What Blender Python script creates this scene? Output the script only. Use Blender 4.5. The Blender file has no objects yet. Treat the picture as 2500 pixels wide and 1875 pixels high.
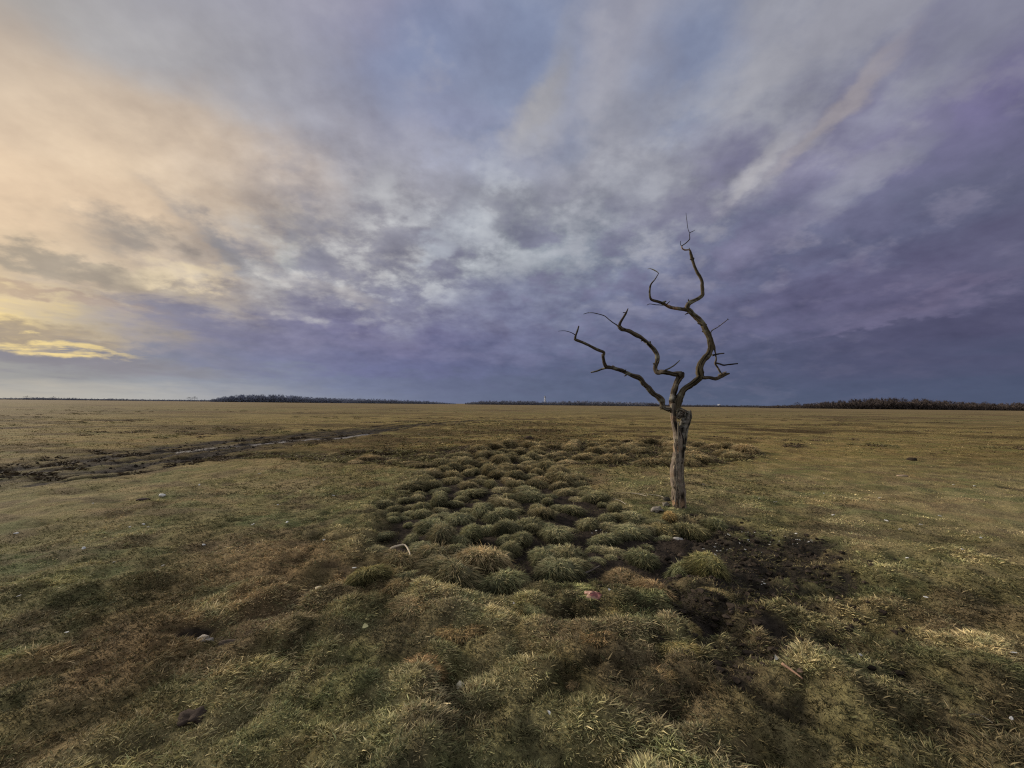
import bpy, math, random
import numpy as np
from mathutils import Matrix, Vector

random.seed(7)
rng = np.random.default_rng(11)
sc = bpy.context.scene
COL = sc.collection

# ------------------------------------------------------------------ camera
FPX = 1070.0                       # focal length in pixels of the 2500 px wide photo
CAM_H = 1.60
PITCH, ROLL = math.radians(2.63), math.radians(0.57)
CROT = Matrix.Rotation(math.radians(90) + PITCH, 3, 'X') @ Matrix.Rotation(ROLL, 3, 'Z')
CR = np.array(CROT)
cam_d = bpy.data.cameras.new('camera')
cam = bpy.data.objects.new('camera', cam_d)
COL.objects.link(cam)
cam.matrix_world = Matrix.Translation((0, 0, CAM_H)) @ CROT.to_4x4()
cam_d.sensor_width = 36.0
cam_d.lens = 36.0 * FPX / 2500.0
cam_d.clip_start = 0.05
cam_d.clip_end = 30000
sc.camera = cam
sc.render.resolution_x, sc.render.resolution_y = 1024, 768
sc.view_settings.view_transform = 'Standard'
sc.view_settings.look = 'None'
sc.view_settings.exposure = 0
sc.view_settings.gamma = 1

S = 2500.0 / 2212.0                # measurements were taken on a 2212 px wide view


def ray(u, v):
    d = CR @ np.array([(u * S - 1250) / FPX, -(v * S - 937.5) / FPX, -1.0])
    return d


def gp(u, v, z=0.0):
    """world ground point seen at (u, v) of the survey view"""
    d = ray(u, v)
    k = (z - CAM_H) / d[2]
    return np.array([d[0] * k, d[1] * k])


def at(u, v, Y):
    d = ray(u, v)
    k = Y / d[1]
    return np.array([d[0] * k, Y, CAM_H + d[2] * k])


# ------------------------------------------------------------------ numpy noise
def _hash(ix, iy, seed):
    h = (ix.astype(np.int64) * 374761393 + iy.astype(np.int64) * 668265263 + seed * 974634777) & 0xFFFFFFFF
    h = ((h ^ (h >> 13)) * 1274126177) & 0xFFFFFFFF
    h = ((h ^ (h >> 16)) * 2246822519) & 0xFFFFFFFF
    return ((h ^ (h >> 15)) & 0xFFFFFF) / float(0xFFFFFF)


def vn(x, y, seed=0):
    ix, iy = np.floor(x), np.floor(y)
    fx, fy = x - ix, y - iy
    fx = fx * fx * (3 - 2 * fx)
    fy = fy * fy * (3 - 2 * fy)
    ix = ix.astype(np.int64); iy = iy.astype(np.int64)
    a = _hash(ix, iy, seed); b = _hash(ix + 1, iy, seed)
    c = _hash(ix, iy + 1, seed); d = _hash(ix + 1, iy + 1, seed)
    return (a * (1 - fx) + b * fx) * (1 - fy) + (c * (1 - fx) + d * fx) * fy


def fbm(x, y, seed=0, oct=4, gain=0.5):
    s = 0.0; a = 1.0; t = 0.0
    for o in range(oct):
        ang = 0.6 * o + 0.3
        xr = x * math.cos(ang) - y * math.sin(ang)
        yr = x * math.sin(ang) + y * math.cos(ang)
        s = s + a * vn(xr + 17.3 * o, yr - 9.1 * o, seed + o * 13)
        t += a
        a *= gain
        x = x * 2.03; y = y * 2.03
    return s / t


def worley(x, y, seed=0, jit=.8):
    ix, iy = np.floor(x).astype(np.int64), np.floor(y).astype(np.int64)
    f1 = np.full(np.shape(x), 9.0); rid = np.zeros(np.shape(x))
    for i in (-1, 0, 1):
        for j in (-1, 0, 1):
            cx, cy = ix + i, iy + j
            h1 = _hash(cx, cy, seed); h2 = _hash(cx, cy, seed + 51)
            d = np.hypot(x - cx - .5 - jit * (h1 - .5), y - cy - .5 - jit * (h2 - .5))
            m = d < f1
            rid = np.where(m, (h1 * 13.7 + h2 * 7.3) % 1, rid); f1 = np.minimum(f1, d)
    return f1, rid


def cushion(x, y):
    """low turf cushions: value 0 in the creases .. 1 on top, and the weight of the pattern here"""
    wx = x + .16 * (fbm(x * 2.5, y * 2.5, 101, 3) - .5) * 2; wy = y + .16 * (fbm(x * 2.5, y * 2.5, 104, 3) - .5) * 2
    f, rid = worley(wx * 3.0, wy * 3.0, 7)
    c = 1 - np.clip(f / .72, 0, 1) ** 2
    f2, r2 = worley(wx * 6.5 + 3, wy * 6.5, 17)
    c2 = 1 - np.clip(f2 / .72, 0, 1) ** 2
    w = .72 * np.exp(-((x - .8) / 2.5) ** 2) * sstep(6.0, 3.8, y) + .18 * sstep(14, 4, y) + .5 * np.exp(-(((x + 1.6) / 1.6) ** 2 + ((y - 6.3) / 2.2) ** 2))
    return c * (.55 + .45 * rid), c2 * (.5 + .5 * r2), np.clip(w, 0, 1)


def sstep(a, b, x):
    t = np.clip((x - a) / (b - a), 0, 1)
    return t * t * (3 - 2 * t)


def seg_dist(x, y, P, closed=False):
    P = np.asarray(P, float)
    n = len(P)
    best = np.full(np.shape(x), 1e9)
    for i in range(n if closed else n - 1):
        a = P[i]; b = P[(i + 1) % n]
        ab = b - a
        t = np.clip(((x - a[0]) * ab[0] + (y - a[1]) * ab[1]) / (ab @ ab + 1e-12), 0, 1)
        best = np.minimum(best, np.hypot(x - a[0] - t * ab[0], y - a[1] - t * ab[1]))
    return best


def poly_sd(x, y, P):
    """signed distance, positive inside"""
    P = np.asarray(P, float)
    inside = np.zeros(np.shape(x), bool)
    n = len(P)
    for i in range(n):
        a = P[i]; b = P[(i + 1) % n]
        c = ((a[1] > y) != (b[1] > y))
        xi = (b[0] - a[0]) * (y - a[1]) / (b[1] - a[1] + 1e-12) + a[0]
        inside ^= c & (x < xi)
    d = seg_dist(x, y, P, True)
    return np.where(inside, d, -d)


def W(pts):
    return np.array([gp(u, v) for u, v in pts])


# ------------------------------------------------------------------ layout of the plain
TREE_Y = 6.6
HUM_A = W([(822, 1090), (880, 1048), (925, 1015), (985, 985), (1130, 975), (1240, 985), (1225, 1025), (1275, 1050), (1340, 1090),
           (1420, 1128), (1500, 1122), (1560, 1160), (1550, 1215), (1470, 1240), (1430, 1290), (1300, 1250), (1150, 1275), (1000, 1290),
           (880, 1255), (800, 1225), (812, 1160)])
HUM_B = W([(1000, 978), (1130, 962), (1290, 957), (1400, 950), (1500, 957), (1600, 970), (1670, 988), (1560, 1003), (1440, 1012),
           (1290, 1012), (1130, 995)])
HUM_C = W([(600, 985), (700, 977), (900, 975), (1000, 970), (1000, 990), (930, 1012), (800, 1002), (700, 1002)])
MUD = W([(1470, 1130), (1545, 1118), (1610, 1128), (1700, 1165), (1800, 1180), (1850, 1215), (1835, 1262), (1760, 1300), (1690, 1335),
         (1600, 1345), (1500, 1372), (1440, 1330), (1450, 1265), (1400, 1290), (1290, 1275), (1240, 1235), (1300, 1200), (1400, 1210)])
MUD2 = W([(1460, 1340), (1560, 1330), (1700, 1310), (1830, 1340), (1800, 1400), (1730, 1420), (1715, 1480), (1640, 1510), (1560, 1480), (1540, 1400)])
TRACK1 = W([(-400, 1075), (-60, 1030), (150, 1010), (300, 990), (430, 972), (560, 957), (740, 937), (900, 918), (1050, 908), (1260, 903), (1500, 893)])
TRACK2 = W([(300, 992), (470, 964), (640, 943), (790, 926), (900, 914), (1090, 901), (1300, 893)])
WET = W([(380, 973), (520, 961), (640, 951), (715, 946), (800, 936)])
TRENCH = W([(430, 1378), (500, 1352), (570, 1332), (620, 1312), (690, 1275), (760, 1245), (812, 1205), (822, 1160)])
BANK = W([(430, 988), (520, 985), (620, 980), (700, 981), (800, 983), (900, 983), (965, 974), (1020, 966)])
PITS = [(445, 1372, .16, .09), (500, 1388, .12, .05), (600, 1318, .18, .03), (560, 1340, .12, .02), (660, 1280, .18, .025), (740, 1240, .2, .03),
        (1302, 1262, .14, .12), (1510, 1345, .13, .09), (1180, 1258, .14, .08), (1530, 1395, .10, .06), (880, 1290, .14, .05), (1170, 1460, .1, .03),
        (1015, 1285, .12, .06), (640, 1480, .12, .03), (330, 1640, .2, .03), (1700, 1370, .16, .05), (2200, 1054, .30, .05), (1770, 1400, .10, .04)]
PITW = [(gp(u, v), r, d) for u, v, r, d in PITS]
BUMPS = [(985, 1350, .30, .10), (905, 1300, .22, .09), (1200, 1300, .35, .08), (1335, 1335, .28, .09), (1440, 1385, .28, .08), (1210, 1250, .3, .07),
         (880, 1440, .33, .08), (900, 1500, .22, .07), (1500, 1300, .2, .06), (1080, 1400, .3, .07), (1280, 1400, .25, .06), (700, 1370, .35, .06),
         (560, 1420, .35, .05), (1150, 1500, .3, .06), (1400, 1500, .3, .05), (760, 1330, .28, .07), (1600, 1560, .3, .05), (1330, 1600, .25, .05),
         (1790, 1470, .3, .07), (960, 1600, .25, .05), (420, 1500, .3, .05), (1480, 1165, .28, .06), (1420, 1150, .2, .05)]
BUMPW = [(gp(u, v), r, h) for u, v, r, h in BUMPS]
TREE_XY = gp(1463, 1104)


def masks(x, y):
    """mud, recess, wet, track at world x, y"""
    wx = x + 0.45 * (fbm(x * 1.7, y * 1.7, 5, 3) - .5) + .16 * (vn(x * 7, y * 7, 6) - .5)
    wy = y + 0.35 * (fbm(x * 1.7, y * 1.7, 8, 3) - .5) + .12 * (vn(x * 7, y * 7, 9) - .5)
    m1 = sstep(-.35, .30, poly_sd(wx, wy, MUD) + 1.9 * (fbm(x * 2.8, y * 2.8, 44, 5, .66) - .5))
    m2 = .92 * sstep(-.45, .35, poly_sd(wx, wy, MUD2) + 2.1 * (fbm(x * 3, y * 3, 45, 5, .66) - .52))
    mud = np.maximum(m1, m2)
    # track : a wide churned belt near, two pairs of ruts beyond
    big = 1.1 * (fbm(x * .55, y * .55, 30, 4) - .5)
    d1 = seg_dist(x + .25 * (vn(x * .8, y * .8, 31) - .5), y, TRACK1)
    d2 = seg_dist(x, y + .25 * (vn(x * .8, y * .8, 33) - .5), TRACK2)
    wid = np.interp(x + .35 * y, [-12, -6, -2, 3, 12, 30], [2.5, 2.4, 1.9, .9, .2, -.5])
    fine = 1.3 * (fbm(x * 1.6, y * 1.0, 34, 5, .62) - .5)
    churn = sstep(.55, -.55, d1 - np.maximum(wid, -.6) + big * 1.3 + fine)
    lanes = sstep(.34, .56, vn(d1 * 2.4 + 7, y * .16, 35) * .7 + .3 * fbm(x * 3, y * 3, 38, 3))
    churn = np.clip(churn * (.42 + .75 * lanes), 0, 1)
    r1 = sstep(.32, .10, np.abs(d1 - .85)) * sstep(75, 40, y)
    r2 = sstep(.32, .10, np.abs(d2 - .85)) * sstep(85, 45, y)
    tr = np.maximum(churn, .9 * np.maximum(r1, r2) * sstep(.3, .5, fbm(x * .5, y * .5, 36, 3) + .18))
    wet = sstep(.50, .10, seg_dist(x, y, WET) + 1.1 * (fbm(x * 2.0, y * 1.2, 37, 5, .6) - .46)) * .9
    bank = sstep(.85, .25, seg_dist(wx, wy, BANK) + .9 * (fbm(x * 1.8, y * 1.8, 39, 4) - .5))
    bank = np.maximum(bank, .42 * sstep(.34, .0, seg_dist(wx, wy, TRENCH) + .35 * (fbm(x * 4, y * 4, 40, 4) - .45)))
    dA = poly_sd(wx, wy, HUM_A); dB = poly_sd(wx, wy, HUM_B); dC = poly_sd(wx, wy, HUM_C)
    rec = np.maximum(np.maximum(sstep(-.1, .25, dA), .85 * sstep(-.1, .4, dB)), .6 * sstep(0, .4, dC))
    pit = np.zeros_like(x)
    for c, r, d in PITW:
        q = np.hypot(wx - c[0], (wy - c[1]) * 1.2) / r
        pit = np.maximum(pit, sstep(1.15, .55, q) * min(1, d / .06))
    return mud, rec, wet, tr, bank, pit


def height(x, y, M=None):
    mud, rec, wet, tr, bank, pit = masks(x, y) if M is None else M
    near = sstep(60, 20, y)
    h = .13 * (fbm(x * .22, y * .22, 1, 3) - .5) + .055 * (fbm(x * .9, y * .9, 2, 3) - .5) + near * .040 * (fbm(x * 3.6, y * 3.6, 3, 3) - .5)
    # soft low hummocks all over the near ground
    hm = fbm(x * 2.1, y * 2.1, 71, 2)
    cu, cu2, cw = cushion(x, y)
    h = h + cw * (.105 * cu + .030 * cu2) * (1 - .8 * np.clip(mud + rec, 0, 1))
    mw, _r = worley(x * 1.55 + .5 * fbm(x * 2, y * 2, 97, 2), y * 1.55, 98)
    h = h + .045 * (1 - np.clip(mw / .75, 0, 1) ** 2) * sstep(2.5, 5, y) * sstep(34, 18, y) * sstep(.40, .60, fbm(x * .35, y * .35, 99, 3) + .04)
    h = h + sstep(16, 5, y) * .050 * (fbm(x * 2.6 + 5, y * 2.6, 74, 3, .55) - .5) + sstep(7, 3.2, y) * .04 * sstep(.42, .75, fbm(x * 3.4, y * 3.4, 75, 3)) + sstep(7, 3, y) * .022 * (vn(x * 9, y * 9, 76) - .5)
    h = h + near * .06 * sstep(.5, .8, hm) * sstep(-3.2, 0, x + .5) * sstep(8, 3, x) * sstep(7, 3, y)
    h = h + mud * (-.06 + .15 * (fbm(x * 4.5, y * 4.5, 50, 4, .6) - .4) + .03 * (vn(x * 22, y * 22, 51) - .5))
    h = h + rec * (-.08 + .05 * (fbm(x * 4, y * 4, 52, 3) - .5))
    h = h - .09 * tr + tr * .20 * (fbm(x * 2.4, y * 2.4, 53, 4, .6) - .4) * near
    h = h - .09 * bank
    h = h * (1 - .6 * wet) - wet * .05
    for c, r, d in PITW:
        q = np.hypot(x - c[0], y - c[1]) / r
        h = h - d * np.exp(-q ** 2 * 1.3)
    for c, r, d in BUMPW:
        q = np.hypot(x - c[0], y - c[1]) / r
        h = h + .6 * d * np.exp(-q ** 2 * 2.4) * (1 + 1.2 * (fbm(x * 5, y * 5, 88, 3) - .5))
    q = np.hypot(x - TREE_XY[0], y - TREE_XY[1])
    return h + .06 * np.exp(-(q / .5) ** 2)


PAL = dict(straw=(.47, .375, .205), olive=(.270, .235, .108), green=(.165, .195, .088), rust=(.33, .220, .118), brown=(.19, .142, .090),
           soil=(.020, .016, .013))
PAL = {k: np.array(v) for k, v in PAL.items()}
GREENS = [(100, 1230, 1.3, .7), (640, 1115, 1.0, .6), (250, 1300, .7, .5), (600, 1640, .8, .5), (1150, 1150, 1.6, .35), (1560, 1095, 1.2, .5),
          (1330, 1560, .6, .5), (1880, 1560, .5, .5), (1250, 1290, .6, .5), (1520, 1230, .6, .4), (1000, 1660, .5, .4), (1900, 1230, .8, .3), (800, 935, 3.0, .5)]
RUSTS = [(430, 1290, .8, .9), (620, 1230, .9, .7), (300, 1440, .6, .6), (520, 1400, .5, .5), (1700, 1450, .5, .4), (1230, 1420, .5, .45), (1500, 1600, .5, .4),
         (1950, 1350, .8, .35), (500, 1200, 1.0, .5)]
DARKS = [(1150, 931, 95, 5, .8), (1230, 941, 60, 3, .6), (1400, 925, 110, 3, .6), (1050, 925, 60, 3, .5), (1430, 950, 60, 9, .85), (1570, 952, 50, 5, .6), (1720, 931, 90, 4, .8), (1620, 926, 60, 2, .6),
         (1250, 918, 90, 2, .6), (1180, 905, 100, 1.5, .6), (1500, 912, 130, 2, .6), (1900, 905, 160, 2, .6), (2100, 915, 110, 2, .5), (1750, 898, 150, 1.5, .6), (240, 908, 50, 2.5, .8), (20, 925, 40, 4, .8),
         (100, 892, 110, 2, .6), (380, 900, 90, 2, .5), (560, 915, 60, 1.5, .5), (300, 935, 90, 2, .35), (640, 893, 90, 1.5, .6), (800, 900, 50, 2, .5), (930, 905, 60, 2, .5), (50, 965, 90, 5, .5), (150, 975, 120, 5, .6),
         (1320, 893, 120, 1.2, .5), (700, 918, 60, 1.5, .5), (1000, 893, 160, 1.2, .4), (2000, 938, 60, 1.5, .4), (1950, 965, 60, 2, .3), (1880, 1060, 60, 3, .3), (1650, 985, 50, 3, .4)]


def _dk(u, v, hu, hv, st):
    p = gp(u, v); Y = p[1]
    return p, hu / 947 * Y, max(.4, hv * Y * Y / (CAM_H * 947)), st


DARKW = [_dk(*d) for d in DARKS]
GREENW = [(gp(u, v), r, s) for u, v, r, s in GREENS]
RUSTW = [(gp(u, v), r, s) for u, v, r, s in RUSTS]


def turf_color(x, y):
    g = fbm(x * 1.5, y * 1.5, 21, 6, .70); r = fbm(x * 1.9 + 3, y * 1.9, 22, 6, .70); s = fbm(x * 2.4, y * 2.4, 23, 4, .6); b = fbm(x * 2.0, y * 2.0, 24, 4, .6)
    wg = sstep(.50, .72, g) * .55
    wr = sstep(.50, .72, r) * .40
    for c, rad, st in GREENW:
        wg = wg + .6 * st * np.exp(-((x - c[0]) ** 2 + (y - c[1]) ** 2) / rad ** 2) * (.4 + 1.2 * s)
    for c, rad, st in RUSTW:
        wr = wr + .75 * st * np.exp(-((x - c[0]) ** 2 + (y - c[1]) ** 2) / rad ** 2) * (.4 + 1.2 * s)
    ws = sstep(.38, .66, s) * .55
    wb = sstep(.48, .70, b) * .62
    dk = .6 * sstep(.53, .63, fbm(x * .13, y * .22, 25, 5, .62)) * sstep(9, 18, y)
    wn = (fbm(x * .5, y * .35, 26, 4, .6) - .5) * 2.6
    for p, hx, hy, st in DARKW:
        q = ((x - p[0]) / hx) ** 2 + ((y - p[1]) / hy) ** 2
        dk = np.maximum(dk, st * sstep(1.3, .5, q + wn))
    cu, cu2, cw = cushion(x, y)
    shade = 1 - cw * (.70 * sstep(.5, .12, cu) + .35 * sstep(.45, .1, cu2))  # crease shade between the cushions, multiplied into the turf colour
    c = PAL['olive'][None] * np.ones((len(x), 1))
    for w, k in ((ws, 'straw'), (np.clip(wr, 0, .85), 'rust'), (np.clip(wg, 0, .85), 'green'), (wb, 'brown')):
        c = c * (1 - w[:, None]) + PAL[k][None] * w[:, None]
    c = c * (1 - dk[:, None]) + np.array([.062, .042, .028]) * dk[:, None]
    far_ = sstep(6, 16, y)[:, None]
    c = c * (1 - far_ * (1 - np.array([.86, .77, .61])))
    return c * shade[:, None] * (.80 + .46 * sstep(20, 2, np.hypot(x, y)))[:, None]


# ------------------------------------------------------------------ mesh helpers
def mesh_np(name, verts, faces, cols=None, smooth=False, quads=False):
    k = 4 if quads else 3
    me = bpy.data.meshes.new(name)
    nv, nf = len(verts), len(faces)
    me.vertices.add(nv); me.loops.add(nf * k); me.polygons.add(nf)
    me.vertices.foreach_set('co', np.ascontiguousarray(verts, dtype=np.float32).ravel())
    me.loops.foreach_set('vertex_index', np.ascontiguousarray(faces, dtype=np.int32).ravel())
    me.polygons.foreach_set('loop_start', np.arange(0, nf * k, k, dtype=np.int32))
    me.polygons.foreach_set('loop_total', np.full(nf, k, dtype=np.int32))
    me.polygons.foreach_set('use_smooth', np.full(nf, smooth, dtype=bool))
    me.update(calc_edges=True)
    if cols is not None:
        a = me.color_attributes.new('Col', 'FLOAT_COLOR', 'POINT')
        c = np.ones((nv, 4), dtype=np.float32); c[:, :cols.shape[1]] = cols
        a.data.foreach_set('color', c.ravel())
    return me


def link(name, me, mat=None, parent=None, loc=None):
    o = bpy.data.objects.new(name, me)
    COL.objects.link(o)
    if mat is not None and me is not None and len(me.materials) == 0:
        me.materials.append(mat)
    if parent is not None:
        o.parent = parent
    if loc is not None:
        o.location = loc
    return o


def tag(o, label=None, cat=None, group=None, kind=None):
    if label: o['label'] = label
    if cat: o['category'] = cat
    if group: o['group'] = group
    if kind: o['kind'] = kind
    return o


def blades(P, D, L, Wd, B, C, lo=.55, ring=3):
    """tapered bent blades. P root, D unit start direction, B bend vector, C colour"""
    n = len(P)
    a = rng.uniform(0, 2 * math.pi, n)
    R = np.stack([np.cos(a), np.sin(a), np.zeros(n)], 1)
    side = np.cross(D, R); side /= (np.linalg.norm(side, axis=1, keepdims=True) + 1e-9)
    ts = [0, .5, 1.0] if ring == 3 else [0, .35, .7, 1.0]
    ws = [.8, .8, 0] if ring == 3 else [.8, 1.0, .65, 0]
    V = []; K = []
    for t, w in zip(ts, ws):
        c = P + D * (L * t)[:, None] + B * (L * t * t)[:, None]
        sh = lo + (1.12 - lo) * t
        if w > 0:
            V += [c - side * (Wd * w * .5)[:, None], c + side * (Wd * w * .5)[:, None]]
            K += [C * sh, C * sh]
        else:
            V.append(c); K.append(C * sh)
    m = len(V)
    V = np.stack(V, 1).reshape(-1, 3); K = np.stack(K, 1).reshape(-1, 3)
    T = []
    lv = (m - 1) // 2
    for i in range(lv - 1):
        T += [[2 * i, 2 * i + 1, 2 * i + 3], [2 * i, 2 * i + 3, 2 * i + 2]]
    T.append([2 * lv - 2, 2 * lv - 1, m - 1])
    T = np.array(T)
    F = (np.arange(n)[:, None, None] * m + T[None]).reshape(-1, 3)
    return V, F, K


def tube(path, rad, seg=10, rough=.0, seed=0, cap=True):
    """swept tube; returns verts, quads->tris, (theta, s) per vertex"""
    path = np.asarray(path, float); rad = np.asarray(rad, float)
    n = len(path)
    T = np.gradient(path, axis=0); T /= (np.linalg.norm(T, axis=1, keepdims=True) + 1e-9)
    up = np.array([0, 1.0, 0])
    A = np.cross(T, up); bad = np.linalg.norm(A, axis=1) < 1e-3
    A[bad] = [1, 0, 0]
    A /= np.linalg.norm(A, axis=1, keepdims=True)
    Bn = np.cross(T, A)
    th = np.linspace(0, 2 * math.pi, seg, endpoint=False)
    s = np.concatenate([[0], np.cumsum(np.linalg.norm(np.diff(path, axis=0), axis=1))])
    TH, SS = np.meshgrid(th, s)
    r = rad[:, None] * np.ones_like(TH)
    if rough > 0:
        a = TH / (2 * math.pi)
        cx, cy = np.cos(TH) , np.sin(TH)
        ridge = 1 - np.abs(2 * vn(cx * 2.6 + 20 + .25 * np.sin(SS * 9), cy * 2.6 + SS * 2.6, seed) - 1)
        lump = fbm(cx * .8 + SS * 6 + seed, cy * .8 + SS * 3, seed + 3, 3)
        fine = vn(cx * 5 + 9, cy * 5 + SS * 22, seed + 7)
        r = r * (1 + rough * (1.1 * (ridge - .6) + 1.2 * (lump - .5) + .4 * (fine - .5)))
    else:
        ridge = np.full_like(TH, .5); lump = ridge
    V = path[:, None] + r[..., None] * (np.cos(TH)[..., None] * A[:, None] + np.sin(TH)[..., None] * Bn[:, None])
    V = V.reshape(-1, 3)
    i = np.arange(n - 1)[:, None] * seg; j = np.arange(seg)[None]; j2 = (j + 1) % seg
    q = np.stack([i + j, i + j2, i + seg + j2, i + seg + j], -1).reshape(-1, 4)
    F = np.concatenate([q[:, [0, 1, 2]], q[:, [0, 2, 3]]])
    if cap:
        V = np.concatenate([V, path[:1], path[-1:] + T[-1:] * rad[-1] * .5])
        c0, c1 = n * seg, n * seg + 1
        jj = np.arange(seg); kk = (jj + 1) % seg
        F = np.concatenate([F, np.stack([np.full(seg, c0), kk, jj], 1), np.stack([np.full(seg, c1), (n - 1) * seg + jj, (n - 1) * seg + kk], 1)])
        ridge = np.concatenate([ridge.ravel(), [.3, .3]]); lump = np.concatenate([lump.ravel(), [.5, .5]])
    return V, F, ridge.ravel(), lump.ravel()


def merge(parts):
    V = []; F = []; K = []; o = 0
    for v, f, k in parts:
        V.append(v); F.append(f + o); K.append(k); o += len(v)
    return np.concatenate(V), np.concatenate(F), np.concatenate(K)


def catmull(P, n_per):
    P = np.asarray(P, float)
    Q = np.concatenate([[2 * P[0] - P[1]], P, [2 * P[-1] - P[-2]]])
    out = []
    for i in range(1, len(Q) - 2):
        d = np.linalg.norm(Q[i + 1][:3] - Q[i][:3])
        k = max(2, int(d / n_per))
        t = np.linspace(0, 1, k, endpoint=False)[:, None]
        p0, p1, p2, p3 = Q[i - 1], Q[i], Q[i + 1], Q[i + 2]
        c = .5 * ((2 * p1) + (-p0 + p2) * t + (2 * p0 - 5 * p1 + 4 * p2 - p3) * t ** 2 + (-p0 + 3 * p1 - 3 * p2 + p3) * t ** 3)
        lin = p1[3:] * (1 - t) + p2[3:] * t
        c[:, 3:] = lin
        out.append(c)
    out.append(P[-1:])
    return np.concatenate(out)


# ------------------------------------------------------------------ materials
class NT:
    def __init__(s, tree):
        s.t = tree; tree.nodes.clear()

    def n(s, typ, **kw):
        nd = s.t.nodes.new(typ)
        for k, v in kw.items():
            setattr(nd, k, v)
        return nd

    def put(s, sock, v):
        if hasattr(v, 'is_output'):
            s.t.links.new(v, sock)
        elif v is not None:
            sock.default_value = v

    def m(s, op, a, b=None, c=None, clamp=False):
        nd = s.n('ShaderNodeMath', operation=op, use_clamp=clamp)
        s.put(nd.inputs[0], a); s.put(nd.inputs[1], b); s.put(nd.inputs[2], c)
        return nd.outputs[0]

    def mr(s, x, a, b, c=0.0, d=1.0, smooth=False):
        nd = s.n('ShaderNodeMapRange', interpolation_type='SMOOTHSTEP' if smooth else 'LINEAR')
        for i, v in enumerate((x, a, b, c, d)):
            s.put(nd.inputs[i], v)
        return nd.outputs[0]

    def mix(s, f, a, b, typ='MIX'):
        nd = s.n('ShaderNodeMix', data_type='RGBA', blend_type=typ)
        s.put(nd.inputs[0], f)
        s.put(nd.inputs[6], a if hasattr(a, 'is_output') else (*a, 1)[:4])
        s.put(nd.inputs[7], b if hasattr(b, 'is_output') else (*b, 1)[:4])
        return nd.outputs[2]

    def noise(s, vec, scale, detail=4, rough=.55, dist=0.0):
        nd = s.n('ShaderNodeTexNoise')
        s.put(nd.inputs['Vector'], vec); s.put(nd.inputs['Scale'], scale)
        nd.inputs['Detail'].default_value = detail; nd.inputs['Roughness'].default_value = rough
        nd.inputs['Distortion'].default_value = dist
        return nd.outputs[0]

    def comb(s, x, y, z):
        nd = s.n('ShaderNodeCombineXYZ')
        s.put(nd.inputs[0], x); s.put(nd.inputs[1], y); s.put(nd.inputs[2], z)
        return nd.outputs[0]


def material(name):
    m = bpy.data.materials.new(name); m.use_nodes = True
    return m, NT(m.node_tree)


def finish(nt, color, rough=.8, spec=.2, bump=None, bump_strength=.3, bump_dist=.01, trans=0.0):
    bs = nt.n('ShaderNodeBsdfPrincipled')
    nt.put(bs.inputs['Base Color'], color if hasattr(color, 'is_output') else (*color, 1))
    nt.put(bs.inputs['Roughness'], rough)
    nt.put(bs.inputs['Specular IOR Level'], spec)
    if bump is not None:
        b = nt.n('ShaderNodeBump')
        b.inputs['Strength'].default_value = bump_strength
        b.inputs['Distance'].default_value = bump_dist
        nt.put(b.inputs['Height'], bump)
        nt.t.links.new(b.outputs[0], bs.inputs['Normal'])
    out = nt.n('ShaderNodeOutputMaterial')
    sh = bs.outputs[0]
    if trans > 0:
        tr = nt.n('ShaderNodeBsdfTranslucent')
        nt.put(tr.inputs[0], color)
        mx = nt.n('ShaderNodeMixShader')
        mx.inputs[0].default_value = trans
        nt.t.links.new(sh, mx.inputs[1]); nt.t.links.new(tr.outputs[0], mx.inputs[2])
        sh = mx.outputs[0]
    nt.t.links.new(sh, out.inputs[0])


def attr_mat(name, rough=.75, spec=.25, trans=0.0, tint=False, noise=None):
    m, nt = material(name)
    at_ = nt.n('ShaderNodeAttribute', attribute_name='Col')
    c = at_.outputs['Color']
    if tint:
        oi = nt.n('ShaderNodeObjectInfo')
        c = nt.mix(1.0, c, oi.outputs['Color'], 'MULTIPLY')
    bump = None
    if noise:
        tc = nt.n('ShaderNodeTexCoord').outputs['Object']
        nz = nt.noise(tc, noise, 5, .6)
        c = nt.mix(1.0, c, nt.mix(nz, (.55, .55, .55), (1.4, 1.4, 1.4)), 'MULTIPLY')
        bump = nz
    finish(nt, c, rough, spec, bump, .5, .01, trans)
    return m


M_GRASS = attr_mat('grass_blades', .8, .08, .15)
M_TUSS = attr_mat('tussock_grass', .75, .12, .12, tint=True)
M_BARK = attr_mat('weathered_bark', .95, .05, noise=60)
M_PLAIN = attr_mat('mottled_surface', .9, .05, noise=45)
M_TWIGS = attr_mat('bare_twigs', .9, .1)


def simple_mat(name, c1, c2, scale, rough=.7, spec=.3, bump=.3):
    m, nt = material(name)
    tc = nt.n('ShaderNodeTexCoord').outputs['Object']
    nz = nt.noise(tc, scale, 6, .6)
    c = nt.mix(nt.mr(nz, .3, .7), c1, c2)
    finish(nt, c, rough, spec, nz, bump, .01)
    return m


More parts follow.
